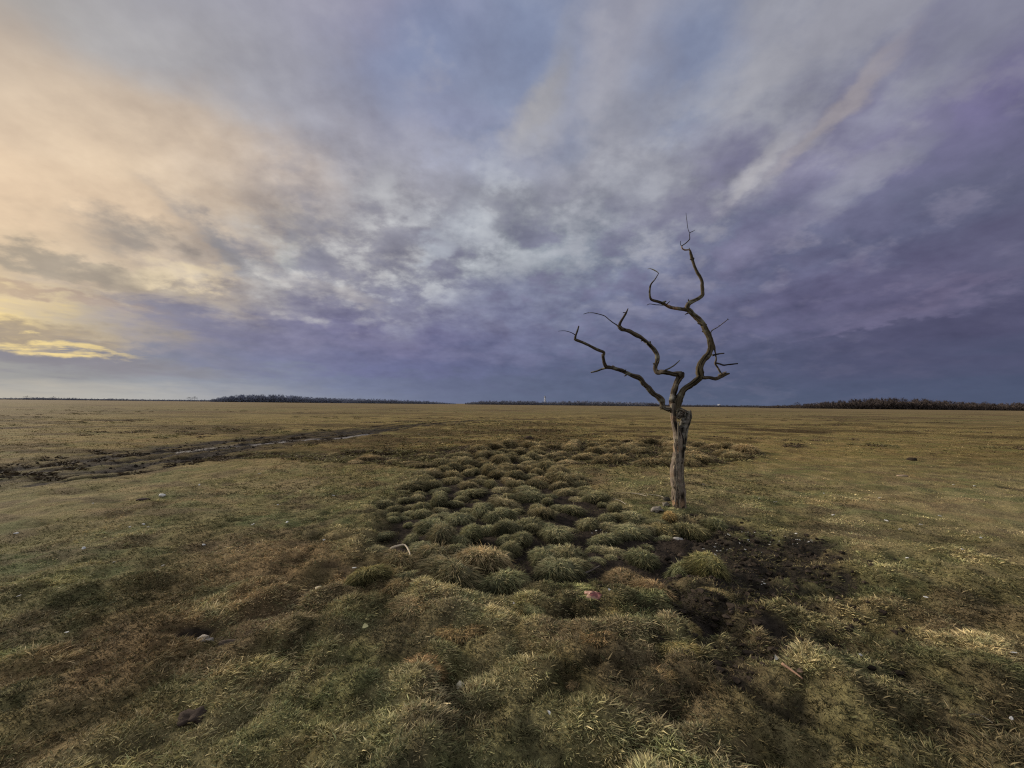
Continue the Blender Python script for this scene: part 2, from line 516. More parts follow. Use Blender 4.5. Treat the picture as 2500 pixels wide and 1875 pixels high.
# ground ---------------------------------------------------------------
def ground_material():
    m, nt = material('plain_ground')
    geo = nt.n('ShaderNodeNewGeometry').outputs['Position']
    sp = nt.n('ShaderNodeSeparateXYZ'); nt.put(sp.inputs[0], geo)
    x, y = sp.outputs[0], sp.outputs[1]
    r = nt.m('SQRT', nt.m('ADD', nt.m('MULTIPLY', x, x), nt.m('MULTIPLY', y, y)))
    far = nt.mr(r, 4, 22, 0, 1, True)
    vfar = nt.mr(r, 40, 400, 0, 1, True)
    col = nt.n('ShaderNodeAttribute', attribute_name='Col').outputs['Color']
    mk = nt.n('ShaderNodeAttribute', attribute_name='Mask').outputs['Color']
    sm = nt.n('ShaderNodeSeparateColor'); nt.put(sm.inputs[0], mk)
    mud, dark, wet = sm.outputs[0], sm.outputs[1], sm.outputs[2]
    # wide patches seen towards the horizon
    flat = nt.comb(x, y, 0.0)
    n1 = nt.noise(flat, .05, 6, .6, .3)
    n2 = nt.noise(flat, .22, 6, .62, .2)
    n3 = nt.noise(flat, 1.3, 5, .6)
    c = nt.mix(nt.mr(n2, .38, .64), (.140, .110, .048), (.210, .162, .072))
    c = nt.mix(nt.mr(n1, .45, .65), c, (.200, .145, .070))
    c = nt.mix(nt.m('MULTIPLY', nt.mr(nt.noise(flat, .11, 5, .6, .5), .52, .62), .6), c, (.125, .125, .048))
    st = nt.mr(nt.noise(nt.comb(nt.m('MULTIPLY', x, .5), y, 4.0), .10, 8, .68, .3), .52, .60)
    c = nt.mix(nt.m('MULTIPLY', st, .75), c, (.070, .045, .028))
    st2 = nt.mr(nt.noise(nt.comb(nt.m('MULTIPLY', x, .4), y, 9.0), .045, 8, .68, .3), .58, .66)
    c = nt.mix(nt.m('MULTIPLY', st2, .6), c, (.10, .060, .038))
    c = nt.mix(nt.m('MULTIPLY', vfar, .5), c, (.19, .138, .078))
    c = nt.mix(1.0, c, nt.mix(nt.mr(n3, .25, .75), (.72, .72, .72), (1.25, 1.25, 1.25)), 'MULTIPLY')
    # near thatch under the blades
    fine = nt.noise(geo, 28, 6, .7)
    th = nt.mix(1.0, col, nt.mix(nt.mr(fine, .3, .7), (.30, .29, .28), (.80, .78, .74)), 'MULTIPLY')
    fine2 = nt.noise(geo, 11, 5, .7)
    fcol = nt.mix(1.0, nt.mix(nt.mr(r, 45, 90), col, c), nt.mix(nt.mr(fine2, .3, .7), (.62, .62, .62), (1.2, 1.2, 1.2)), 'MULTIPLY')
    c = nt.mix(far, th, fcol)
    sn = nt.noise(geo, 14, 6, .7)
    soil = nt.mix(nt.mr(sn, .3, .75), (.010, .008, .007), (.062, .047, .036))
    c = nt.mix(dark, c, soil)
    soil2 = nt.mix(nt.mr(sn, .3, .75), (.012, .010, .009), (.058, .047, .038))
    c = nt.mix(mud, c, soil2)
    c = nt.mix(nt.m('MULTIPLY', wet, .8), c, nt.mix(nt.mr(sn, .35, .65), (.06, .052, .048), (.34, .31, .29)))  # wet mud, its sky sheen painted in as pale grey
    rough = nt.mr(wet, .3, 1.0, .9, .5)
    h = nt.m('ADD', nt.noise(geo, 9, 6, .7), nt.m('MULTIPLY', fine, .6))
    finish(nt, c, rough, nt.mr(wet, .3, 1, .03, .3), h, 1.0, .05)
    return m


def axis(lo_f, hi_f, step, far_lo, far_hi, g=.03):
    xs = list(np.arange(lo_f, hi_f + 1e-6, step))
    x = hi_f
    while x < far_hi:
        x += step + (x - hi_f) * g; xs.append(x)
    x = lo_f
    pre = []
    while x > far_lo:
        x -= step + (lo_f - x) * g; pre.append(x)
    return np.array(pre[::-1] + xs)


gx = axis(-8.5, 9.5, .045, -9000, 9000, .035)
gy = axis(1.0, 13.0, .045, -400, 12000, .028)
GX, GY = np.meshgrid(gx, gy)
fx, fy = GX.ravel(), GY.ravel()
Mk = masks(fx, fy)
Hh = height(fx, fy, Mk)
Hh = np.where(fy > 200, Hh * 0, Hh)
mud, rec, wet, tr, bank, pit = Mk
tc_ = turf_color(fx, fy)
nx_, ny_ = len(gx), len(gy)
ii = (np.arange(ny_ - 1)[:, None] * nx_ + np.arange(nx_ - 1)[None]).ravel()
quads = np.stack([ii, ii + 1, ii + nx_ + 1, ii + nx_], 1)
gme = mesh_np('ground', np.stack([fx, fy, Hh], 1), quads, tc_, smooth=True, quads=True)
ma = gme.color_attributes.new('Mask', 'FLOAT_COLOR', 'POINT')
mk4 = np.ones((len(fx), 4), dtype=np.float32)
mk4[:, 0] = np.maximum(mud * .95, tr)
mk4[:, 1] = np.clip(np.maximum(np.maximum(rec * 1.0, bank), pit), 0, 1)
mk4[:, 2] = wet
ma.data.foreach_set('color', mk4.ravel())
tag(link('ground', gme, ground_material()), kind='structure')


def hz(x, y):
    return height(np.array([float(x)]), np.array([float(y)]))[0]


# ------------------------------------------------------------------ short grass
def scatter(n, y0, y1, power=1.0):
    """points in the visible wedge between depths y0 and y1"""
    yy = (y0 ** (power + 1) + rng.random(n) * (y1 ** (power + 1) - y0 ** (power + 1))) ** (1 / (power + 1))
    xx = rng.uniform(-1.32, 1.32, n) * (yy + .6)
    return xx, yy


def grass_layer(n, y0, y1, L0, L1, w, power=1.0, dens=0.0):
    k_ = 7
    x, y = scatter(n // k_, y0, y1, power)
    tu = rng.random(len(x)); tdir = rng.uniform(0, 2 * math.pi, len(x)); tl = rng.uniform(.7, 1.25, len(x))
    x = np.repeat(x, k_) + rng.normal(0, w * 2.6, len(x) * k_); y = np.repeat(y, k_) + rng.normal(0, w * 2.6, len(y) * k_)
    tu = np.repeat(tu, k_); tdir = np.repeat(tdir, k_); tl = np.repeat(tl, k_)
    n = len(x)
    Mx = masks(x, y)
    mud, rec, wet, tr, bank, pit = Mx
    keep = rng.random(n) > np.clip(mud * .60 + rec * .78 + wet + tr * .90 + bank * .78 + pit * .75, 0, .995)
    patch = fbm(x * 1.9, y * 1.9, 81, 4)
    keep &= rng.random(n) < .72 + .5 * sstep(.35, .6, patch)
    x, y, tu, tdir, tl = x[keep], y[keep], tu[keep], tdir[keep], tl[keep]
    Mx = tuple(a[keep] for a in Mx)
    z = height(x, y, Mx)
    n = len(x)
    e = .03
    gx_ = (height(x + e, y) - z) / e
    gy_ = (height(x, y + e) - z) / e
    clump = fbm(x * 3.2, y * 3.2, 61, 3)
    # combed direction: downhill plus a lazy flow field
    fa = np.where(rng.random(n) < .5, tdir, 2 * math.pi * 1.6 * fbm(x * 2.2, y * 2.2, 62, 2)) + rng.normal(0, 1.1, n)
    lean = rng.uniform(.35, 1.5, n)
    D = np.stack([np.cos(fa) * lean * .7 - np.clip(gx_, -.8, .8) * .8, np.sin(fa) * lean * .7 - np.clip(gy_, -.8, .8) * .8, np.ones(n)], 1)
    D /= np.linalg.norm(D, axis=1, keepdims=True)
    B = np.stack([D[:, 0] * .5 + rng.normal(0, .18, n), D[:, 1] * .5 + rng.normal(0, .18, n), -rng.uniform(.1, .5, n)], 1)
    L = rng.uniform(L0, L1, n) * (.70 + .55 * sstep(.3, .7, clump)) * sstep(7.5, 2.5, np.abs(x - .3)) ** .4
    L = np.maximum(L, L0 * .55)
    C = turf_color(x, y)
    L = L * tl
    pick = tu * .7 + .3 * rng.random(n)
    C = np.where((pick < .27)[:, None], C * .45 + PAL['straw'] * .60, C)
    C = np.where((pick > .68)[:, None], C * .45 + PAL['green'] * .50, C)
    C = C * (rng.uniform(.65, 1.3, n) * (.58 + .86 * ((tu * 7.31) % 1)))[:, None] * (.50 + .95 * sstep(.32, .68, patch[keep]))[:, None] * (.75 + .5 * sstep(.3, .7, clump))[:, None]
    C = C * (1 - .62 * np.clip(Mx[0] + Mx[3] + Mx[1], 0, 1))[:, None]
    wd = w * rng.uniform(.6, 1.3, n)
    big = rng.random(n) < .05
    L = np.where(big, L * 1.4, L); wd = np.where(big, wd * 1.5, wd); C = np.where(big[:, None], C * 1.1, C)
    return blades(np.stack([x, y, z - .006], 1), D, L, wd, B, C, .32)


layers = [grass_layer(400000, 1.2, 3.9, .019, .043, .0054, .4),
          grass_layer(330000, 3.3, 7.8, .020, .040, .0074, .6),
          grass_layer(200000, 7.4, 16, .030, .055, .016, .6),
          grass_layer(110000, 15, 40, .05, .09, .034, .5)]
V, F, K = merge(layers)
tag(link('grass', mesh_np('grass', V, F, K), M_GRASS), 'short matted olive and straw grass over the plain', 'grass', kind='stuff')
del V, F, K, layers


# ------------------------------------------------------------------ tussocks
def make_tussock_mesh(seed, nbl=1700, h=.62, spread=1.0, straw=.0, Ls=(.20, .42)):
    """unit radius tussock: a steep soil and thatch mound wearing a mop of long grass"""
    r_ = np.random.default_rng(seed)
    nr, na = 9, 26
    ph = np.linspace(0, 1, nr)
    V = [[0, 0, h]]
    ang = np.linspace(0, 2 * math.pi, na, endpoint=False)

    def rad(a):
        return .80 + .20 * np.sin(a * 2 + seed) + .09 * np.sin(a * 3 + seed * 2.1) + .05 * np.sin(a * 5 + seed * .7)

    def surf(p, a):
        rr = rad(a) * np.sin(np.minimum(p, 1) * math.pi / 2 * 1.0) ** .9 * (1 - .10 * p ** 4)
        zz = h * np.cos(p * math.pi / 2) ** (.55 + .12 * (seed % 4)) * (1 + .22 * np.sin(a + seed * 3) * p + .14 * np.sin(a * 3 + seed) * p) - .04
        rr = rr * (1 + .10 * np.sin(a * 4 + p * 5 + seed * 1.7) * p)
        return np.stack([rr * np.cos(a), rr * np.sin(a), zz], -1)
    V = [surf(np.array([0.0]), np.array([0.0]))[0]]
    for p in ph[1:]:
        V += list(surf(np.full(na, p), ang))
    V = np.array(V)
    V[1:, 2] -= (np.repeat(ph[1:], na) > .99) * .15
    F = [[0, 1 + j, 1 + (j + 1) % na] for j in range(na)]
    for i in range(nr - 2):
        for j in range(na):
            a, b = 1 + i * na + j, 1 + i * na + (j + 1) % na
            F += [[a, a + na, b + na], [a, b + na, b]]
    F = np.array(F)
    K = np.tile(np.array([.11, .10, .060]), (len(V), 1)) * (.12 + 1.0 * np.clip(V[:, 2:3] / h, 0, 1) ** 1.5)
    # blades in small bunches
    nb = nbl // 7
    pb = np.sqrt(r_.random(nb)) * .97; ab = r_.uniform(0, 2 * math.pi, nb)
    p = np.clip(np.repeat(pb, 7) + r_.normal(0, .035, nb * 7), .01, .98)
    a = np.repeat(ab, 7) + r_.normal(0, .07, nb * 7)
    n = len(p)
    P0 = surf(p, a)
    e = .02
    Np = np.cross(surf(p, a + e) - P0, surf(np.clip(p - e, 0, 1), a) - P0)
    Np = Np / (np.linalg.norm(Np, axis=1, keepdims=True) + 1e-9)
    Np *= np.sign(np.sum(Np * np.stack([np.cos(a), np.sin(a), np.full(n, .7)], 1), 1))[:, None]
    out = np.stack([np.cos(a), np.sin(a), np.zeros(n)], 1)
    bd = np.repeat(r_.normal(0, .34, (nb, 3)), 7, 0)
    lz = r_.uniform(0, 6.28); out = out * np.clip(p * 1.6, 0, 1)[:, None] + np.array([math.cos(lz), math.sin(lz), 0]) * (.8 * np.clip(1 - p * 1.6, 0, 1))[:, None]
    D = Np * .50 + out * (.25 + .55 * p)[:, None] + np.array([0, 0, .45]) * (1 - p)[:, None] + bd + r_.normal(0, .16, (n, 3))
    D /= np.linalg.norm(D, axis=1, keepdims=True)
    L = r_.uniform(*Ls, n) * (1 - .10 * p)
    stray = r_.random(n) < .05; L = np.where(stray, L * 1.7, L)
    B = out * .25 + np.array([0, 0, -1.0]) * r_.uniform(.35, .95, n)[:, None] + bd * .4
    g = np.repeat(r_.random(nb), 7) * .6 + r_.random(n) * .4
    C = np.where((g < .46)[:, None], np.array([.33, .315, .19]), np.array([.43, .365, .225]))
    C = np.where((g > .80 - straw)[:, None], np.array([.58, .47, .31]), C)
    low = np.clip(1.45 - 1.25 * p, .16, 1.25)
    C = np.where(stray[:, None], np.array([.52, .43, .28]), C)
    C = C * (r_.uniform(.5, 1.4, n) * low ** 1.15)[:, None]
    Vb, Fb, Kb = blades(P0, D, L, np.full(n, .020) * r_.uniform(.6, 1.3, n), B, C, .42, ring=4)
    V, F, K = merge([(V, F, K), (Vb, Fb, Kb)])
    me = mesh_np('tussock', V, F, K)
    me.materials.append(M_TUSS)
    return me


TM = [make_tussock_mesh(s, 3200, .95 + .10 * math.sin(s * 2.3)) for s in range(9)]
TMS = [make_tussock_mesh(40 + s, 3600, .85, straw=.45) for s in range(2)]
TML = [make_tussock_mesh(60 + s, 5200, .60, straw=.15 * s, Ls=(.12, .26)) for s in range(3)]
placed = []


def tussock(x, y, r, hs, tint, me, label, group):
    o = link('grass_tussock', me)
    o.location = (x, y, hz(x, y) - .02 - (.03 if me in TML else 0))
    o.rotation_euler = (random.uniform(-.2, .2), random.uniform(-.2, .2), random.uniform(0, 6.28))
    o.scale = (r * random.uniform(.82, 1.28), r * random.uniform(.78, 1.1), r * hs)
    o.color = (*tint, 1)
    tag(o, label, 'tussock', group)
    placed.append((x, y, r))
    return o


# tussocks one can point at in the photograph: u, v of the middle of the foot, radius, height scale, straw?, tint, label
HERO = [
    (1040, 1225, .33, .95, 1, (1.28, 1.27, 1.12), 'large straw-blonde tussock in the middle of the hummock field'),
    (935, 1205, .27, 1.0, 0, (1, 1, .92), 'shaggy tussock just right of the pale curved root'),
    (862, 1222, .22, .9, 0, (.95, .9, .8), 'brownish tussock carrying the pale curved root'),
    (953, 1165, .20, 1.25, 0, (.95, 1, .95), 'round dark green tussock left of the pit before the straw-blonde one'),
    (1020, 1160, .19, 1.1, 0, (.88, 1, .86), 'small green tussock directly behind the large straw-blonde one'),
    (1095, 1145, .21, 1.1, 0, (.9, 1, .92), 'domed grey-green tussock behind and right of the straw-blonde one'),
    (1100, 1180, .19, 1.0, 0, (.95, 1.03, .92), 'tussock with a split crown beside the bare trench right of the straw-blonde one'),
    (1225, 1195, .24, .95, 0, (.95, 1.0, .9), 'wide pale-tipped tussock at the left rim of the bare dark soil'),
    (1170, 1200, .19, .95, 0, (.86, .98, .88), 'low dark green tussock across the trench from the straw-blonde one'),
    (1205, 1240, .21, .9, 0, (.9, 1.02, .95), 'spiky grey-green tussock in front of the trench'),
    (968, 1270, .26, .95, 0, (.92, .94, .86), 'drooping mop-like tussock in front of the straw-blonde one'),
    (1090, 1265, .26, .8, 0, (.88, 1.0, .86), 'broad green tussock ending the hummock row before the meat scrap'),
    (1030, 1270, .20, .7, 0, (.85, .98, .84), 'low green tussock between two taller ones near the lower trench'),
    (1410, 1270, .22, .9, 1, (.95, .85, .72), 'dry tawny tussock alone at the front rim of the bare dark soil'),
    (1340, 1235, .20, .75, 1, (.78, .72, .62), 'dull brown tussock surrounded by bare dark soil'),
    (1525, 1240, .22, .9, 0, (1.05, 1.15, .85), 'bright green spiky tussock right of the tawny one'),
    (1480, 1225, .22, .8, 0, (.85, 1.0, .85), 'dark green tussock touching the bright spiky one'),
    (1385, 1205, .22, .9, 0, (.85, .98, .88), 'grey-green tussock at the left of the white-flecked soil'),
    (1428, 1140, .19, 1.0, 0, (.95, .95, .78), 'tussock with yellowish tips below the pale stones'),
    (1483, 1140, .24, .95, 0, (.78, .84, .72), 'dark drooping tussock at the foot of the dead tree'),
    (1448, 1125, .13, 1.0, 1, (1.15, 1.04, .72), 'small yellow tussock in front of the dead trunk'),
    (1545, 1140, .20, .8, 0, (.72, .82, .70), 'dark tussock on the soil right of the dead trunk'),
    (1240, 1285, .30, .55, 0, (1.0, 1.18, .85), 'low fresh green mound behind the meat scrap'),
    (905, 1335, .24, .62, 0, (1.0, .95, .8), 'low shaggy mound left of the bottom pit'),
    (985, 1385, .24, .45, 1, (.98, .85, .66), 'low tawny mound in the foreground grass'),
    (1330, 1340, .24, .50, 1, (.95, .9, .66), 'low yellowish mound just right of the meat scrap'),
    (800, 1270, .20, .75, 0, (.98, 1.02, .75), 'pointed green tussock at the left end of the hummock field'),
    (860, 1290, .19, .8, 0, (.98, .9, .76), 'brown and green tussock beside the pointed left-end one'),
    (1450, 1400, .22, .40, 1, (.95, .95, .66), 'low yellow-green mound right of the foreground middle'),
    (905, 1485, .22, .40, 1, (.9, .75, .58), 'low rusty mound near the lone round stone'),
]
for k, (u, v, r, hs, s, t, lab) in enumerate(HERO):
    p = gp(u, v)
    t = (t[0] * 1.06, t[1] * 1.0, t[2] * .93)
    tussock(p[0], p[1], r * .88, hs, t, (TML[k % 3] if hs < .72 else TMS[k % 2] if s else TM[k % 9]), lab, None)


def fill(poly, dmin, r0, r1, limit, tintf, labf, group, hs=(.8, 1.1), tries=6000):
    lo, hi = poly.min(0), poly.max(0)
    n = 0
    P = rng.uniform(lo, hi, (tries * 2, 2))
    sd = poly_sd(P[:, 0], P[:, 1], poly)
    for (x, y), d in zip(P, sd):
        if d < .02 or n >= limit:
            continue
        if abs(x - TREE_XY[0]) < .45 and abs(y - TREE_XY[1]) < .4:
            continue
        r = r0 + (r1 - r0) * random.random() ** 1.4
        if poly is HUM_A and y > 8: r = random.uniform(.17, .30)
        if d > .7 and random.random() < .0:
            continue
        if poly is HUM_A and poly_sd(np.array([x]), np.array([y]), MUD)[0] > .0 and random.random() < .93:
            continue
        if any((x - a) ** 2 + (y - b) ** 2 < (dmin * (r + c)) ** 2 for a, b, c in placed):
            continue
        t = tintf(x, y)
        tussock(x, y, r, random.uniform(*hs) * (.75 if d < .15 else 1), t, random.choice(TM if random.random() < .85 else TMS), labf(x, y, t), group)
        n += 1
    return n


def tintA(x, y):
    dry = np.clip((y - 6.0) / 4.0, 0, 1) * .8 + random.uniform(-.25, .3)
    dry = min(max(dry, 0), 1)
    k = random.uniform(.85, 1.15)
    return tuple(k * ((1 - dry) * a + dry * b) for a, b in zip((.98, 1.04, .88), (1.06, .97, .79)))


def tintB(x, y):
    k = random.uniform(.8, 1.15)
    k *= 1.08
    return (1.04 * k, .93 * k, .74 * k)


def labA(x, y, t):
    return 'grey-green rounded grass tussock packed among its like in the hummock field' if t[1] > t[0] else \
        'brownish rounded grass tussock packed among its like in the hummock field'


HUM_D = W([(780, 1285), (1000, 1315), (1250, 1315), (1420, 1310), (1560, 1260), (1640, 1400), (1450, 1500), (1050, 1500), (760, 1420)])
nA = fill(HUM_A, .80, .10, .22, 176, tintA, labA, 'tussocks crowding the hummock field left of the tree', (.5, 1.15))
nB = fill(HUM_B, .80, .30, .46, 46, tintB, lambda x, y, t: 'low tawny grass tussock in the brown band behind the tree trunk',
          'tussocks of the tawny band behind the tree', (.55, .85))
nC = fill(HUM_C, 1.05, .28, .40, 8, tintB, lambda x, y, t: 'flat brown tussock along the dark bank between track and hummocks',
          'flat tussocks along the dark bank', (.4, .6))
TM_, TMS_ = TM, TMS
TM, TMS = TML, TML
nD = fill(HUM_D, 1.25, .10, .19, 31, lambda x, y: random.choice([(1.12, 1.0, .72), (.95, 1.05, .78), (1.1, .9, .68)]),
          lambda x, y, t: 'low flattened grass mound melting into the foreground turf', 'low mounds in front of the hummock field', (.45, .75))
nM = fill(MUD, 2.0, .08, .17, 13, lambda x, y: random.choice([(.8, .86, .62), (.7, .66, .5)]),
          lambda x, y, t: 'small trampled grass clump rising from the dark soil by the tree', 'trampled clumps on the dark soil', (.45, .8))
TM, TMS = TM_, TMS_
print('tussocks', nA, nB, nC, nD)

# rough far sedge: brown lumps in drifts out on the plain
def sedge():
    n = 2600
    y = rng.uniform(9, 90, n) ** 1.0
    x = rng.uniform(-1.35, 1.35, n) * y
    d = fbm(x * .10, y * .22, 91, 4)
    near_track = seg_dist(x, y, TRACK1) < 2.6
    keep = ((d > .60) & (y > 17)) | (near_track & (rng.random(n) < .8) & (x < -1) & (y < 24))
    x, y = x[keep], y[keep]
    ex = rng.uniform([-9, 8.5], [11, 19], (9000, 2))
    inB = np.maximum(poly_sd(ex[:, 0], ex[:, 1], HUM_B), np.maximum(poly_sd(ex[:, 0], ex[:, 1], HUM_C), .45 - seg_dist(ex[:, 0], ex[:, 1], BANK)))
    ex = ex[(inB > -.25 + .5 * rng.random(len(ex))) & (rng.random(len(ex)) < .35)]
    x = np.concatenate([x, ex[:, 0]]); y = np.concatenate([y, ex[:, 1]])
    tr_ = masks(x, y)[3]
    z = height(x, y)
    parts = []
    for i in range(len(x)):
        nb = 46
        r = random.uniform(.10, .26)
        rr = r * np.sqrt(rng.random(nb)); a = rng.uniform(0, 6.28, nb)
        P = np.stack([x[i] + rr * np.cos(a) * 1.6, y[i] + rr * np.sin(a), np.full(nb, z[i] - .02) + .35 * (r - rr)], 1)
        D = np.stack([np.cos(a) * .6, np.sin(a) * .6, np.full(nb, .8)], 1) + rng.normal(0, .2, (nb, 3))
        D /= np.linalg.norm(D, axis=1, keepdims=True)
        B = np.stack([np.cos(a) * .4, np.sin(a) * .4, -rng.uniform(.3, .8, nb)], 1)
        base = PAL['brown'] * .9 if random.random() < .6 else PAL['olive'] * .9
        if tr_[i] > .4: base = PAL['brown'] * .4
        elif y[i] < 19: base = PAL['brown'] * .75 if random.random() < .5 else PAL['olive'] * .85
        parts.append(blades(P, D, rng.uniform(.08, .17, nb), np.full(nb, .035), B, base * rng.uniform(.6, 1.3, nb)[:, None], .4))
    return merge(parts)


V, F, K = sedge()
tag(link('dry_sedge', mesh_np('dry_sedge', V, F, K), M_GRASS), 'low brown sedge tufts drifting over the far plain', 'sedge', kind='stuff')


# churned clods on the bare soil
def ico(r, sub=1):
    import bmesh
    bm = bmesh.new(); bmesh.ops.create_icosphere(bm, subdivisions=sub, radius=r)
    v = np.array([q.co[:] for q in bm.verts]); f = np.array([[a.index for a in q.verts] for q in bm.faces])
    bm.free(); return v, f


IV, IF = ico(1, 3)
IV1, IF1 = ico(1, 1)


def rock(rx, ry, rz, seed, amp=.35, hi=True):
    v, f = (IV, IF) if hi else (IV1, IF1)
    k = 1 + amp * (fbm(v[:, 0] * 1.3 + seed, v[:, 1] * 1.3 + v[:, 2] * 1.7, seed, 3) - .5) * 2
    if hi: k = k * (1 + amp * .5 * (fbm(v[:, 0] * 4 + seed, v[:, 1] * 4 + v[:, 2] * 5, seed + 3, 3) - .5) * 2)
    return v * k[:, None] * np.array([rx, ry, rz]), f


def clods():
    parts = []
    n = 5200
    lo, hi = MUD.min(0) - .3, MUD.max(0) + .3
    P = rng.uniform(lo, hi, (n, 2))
    lo2, hi2 = MUD2.min(0), MUD2.max(0)
    P = np.concatenate([P, rng.uniform(lo2, hi2, (500, 2)), np.stack([rng.uniform(-13, -2, 1300), rng.uniform(8, 20, 1300)], 1)])
    m_ = masks(P[:, 0], P[:, 1])
    keep = rng.random(len(P)) < np.maximum(m_[0] * .55, m_[3] * .8) * (1 - m_[2])
    P = P[keep]
    z = height(P[:, 0], P[:, 1])
    for i, (x, y) in enumerate(P):
        r = random.uniform(.006, .026) * random.uniform(.7, 1.3) * (1 if y < 7.5 else 1.7)
        v, f = rock(r * random.uniform(.8, 1.5), r * random.uniform(.8, 1.5), r * .7, i % 97, .9, False)
        c = np.array([.034, .026, .020]) * random.uniform(.35, 1.5)
        parts.append((v + np.array([x, y, z[i] + r * .2]), f, np.tile(c, (len(v), 1))))
    return merge(parts)


V, F, K = clods()
tag(link('soil_clods', mesh_np('soil_clods', V, F, K), M_PLAIN), 'crumbly dark soil clods strewn over bare ground and muddy track', 'soil', kind='stuff')


# ------------------------------------------------------------------ dead tree
def c1(u, v, w, dy=0.0): return ((1340 + .22604 * u) / S, (500 + .22604 * v) / S, w * .22604 / S, dy)
def c2(u, v, w, dy=0.0): return ((1340 + .22604 * u) / S, (780 + .22604 * v) / S, w * .22604 / S, dy)
def c3(u, v, w, dy=0.0): return ((1500 + .24111 * u) / S, (950 + .24111 * v) / S, w * .24111 / S, dy)


def limb_pts(pts, dy0, dy1):
    n = len(pts)
    out = []
    for i, (u, v, w, dy) in enumerate(pts):
        t = i / max(1, n - 1)
        Y = TREE_Y + dy0 * (1 - t) + dy1 * t + dy
        p = at(u, v, Y)
        out.append([*p, .5 * w * Y / (FPX / S)])
    return np.array(out)


def limb(pts, dy0=0, dy1=0, seed=1, rough=.22, seg=18, base=(.085, .068, .048), pale=None, wob=.15, dim=.60, stubs=0):
    P = catmull(limb_pts(pts, dy0, dy1), .014)
    n = len(P)
    s = np.arange(n) * .014
    rr = P[:, 3]
    amp = np.minimum(rr, .03) * wob
    # small kinks so the limb never runs as a clean hose
    P[:, 0] += amp * 2 * (fbm(s * 9, s * 0 + seed, seed, 3) - .5) * 2
    P[:, 1] += amp * 4 * (fbm(s * 6, s * 0 + seed, seed + 5, 3) - .5) * 2
    P[:, 2] += amp * 2 * (fbm(s * 9, s * 0 + seed, seed + 9, 3) - .5) * 2
    rr = rr * (1 + .22 * (fbm(s * 10, s * 0, seed + 11, 3) - .5) * 2)
    V, F, ridge, lump = tube(P[:, :3], rr, seg, rough, seed)
    base = np.array(base)
    k = sstep(.25, .85, ridge)[:, None]
    C = base * dim * (.16 * (1 - k) + 1.7 * k) * (.7 + .6 * lump)[:, None]
    lich = sstep(.62, .74, fbm(V[:, 0] * 14 + seed, V[:, 2] * 14, seed + 31, 3))[:, None]
    C = C * (1 - .6 * lich) + np.array([.20, .19, .14]) * .6 * lich
    if pale is not None:
        for (pu, pv, pr, pc, ps) in pale:
            q = at(pu, pv, TREE_Y)
            d = np.hypot(V[:, 0] - q[0], V[:, 2] - q[2])
            nz = fbm(V[:, 0] * 30, V[:, 2] * 30, 77, 3)
            wgt = (sstep(pr, pr * .5, d + .03 * (nz - .5)) * ps * sstep(.3, .55, nz))[:, None]
            C = C * (1 - wgt) + np.array(pc) * wgt
    return V, F, C


def with_stubs(part, pts, dy0, dy1, n, seed):
    """broken side shoots and knobs on a limb"""
    r_ = np.random.default_rng(seed)
    P = catmull(limb_pts(pts, dy0, dy1), .014)
    out = [part]
    for k in range(n):
        i = r_.integers(int(len(P) * .08), len(P) - 2)
        a = P[i]
        d = r_.normal(0, 1, 3); t = P[i + 1, :3] - P[i, :3]; t /= np.linalg.norm(t) + 1e-9
        d -= t * (d @ t); d[1] *= .5; d /= np.linalg.norm(d); d = d + t * .5
        L = r_.uniform(.008, .035); w = min(a[3] * .45, .010)
        Q = [a[:3] + d * a[3] * .5, a[:3] + d * (a[3] + L * .5), a[:3] + d * (a[3] + L) + r_.normal(0, .008, 3)]
        V, F, rd, lp = tube(np.array(Q), [w * 1.4, w, w * .45], 7, .3, int(k + seed))
        out.append((V, F, np.array([.055, .045, .034]) * (.4 + 1.1 * rd)[:, None]))
    return merge(out)


def xy(t): return t[0], t[1]


tree = bpy.data.objects.new('dead_tree', None)
COL.objects.link(tree)
tree.location = (TREE_XY[0], TREE_Y, 0)
tag(tree, 'gnarled leafless dead tree with three crooked limbs standing alone on the plain', 'tree')


def tree_part(name, parts, parent=tree, mat=M_BARK, label=None):
    V, F, K = merge(parts)
    wl = np.array([TREE_XY[0], TREE_Y, 0])
    o = link(name, mesh_np(name, V - wl, F, K, smooth=True), mat, parent)
    if label: o['label'] = label
    return o


TAN = (.30, .19, .115)
GREY = (.26, .24, .21)
trunk_l = [c3(668, 1275, 150), c3(662, 1215, 122), c3(655, 1120, 112), c3(648, 1000, 116), c3(635, 860, 126), c3(638, 760, 126), c3(652, 650, 113),
           c3(660, 560, 110), c3(655, 500, 100), c3(637, 430, 78), c3(615, 370, 64), c3(603, 320, 56), c3(600, 250, 56), c3(598, 195, 54), c3(596, 150, 48)]
palet = [(*xy(c3(620, 1180, 1)), .16, TAN, .85), (*xy(c3(590, 850, 1)), .10, (.22, .16, .11), .6), (*xy(c3(640, 700, 1)), .07, (.25, .21, .17), .6),
         (*xy(c3(615, 600, 1)), .07, TAN, .6), (*xy(c3(590, 300, 1)), .06, (.22, .14, .09), .6), (*xy(c3(585, 1000, 1)), .12, (.2, .16, .11), .5)]
trunk = tree_part('trunk', [limb(trunk_l, 0, 0, 3, .26, 44, (.125, .100, .078), palet, .10, .85)])
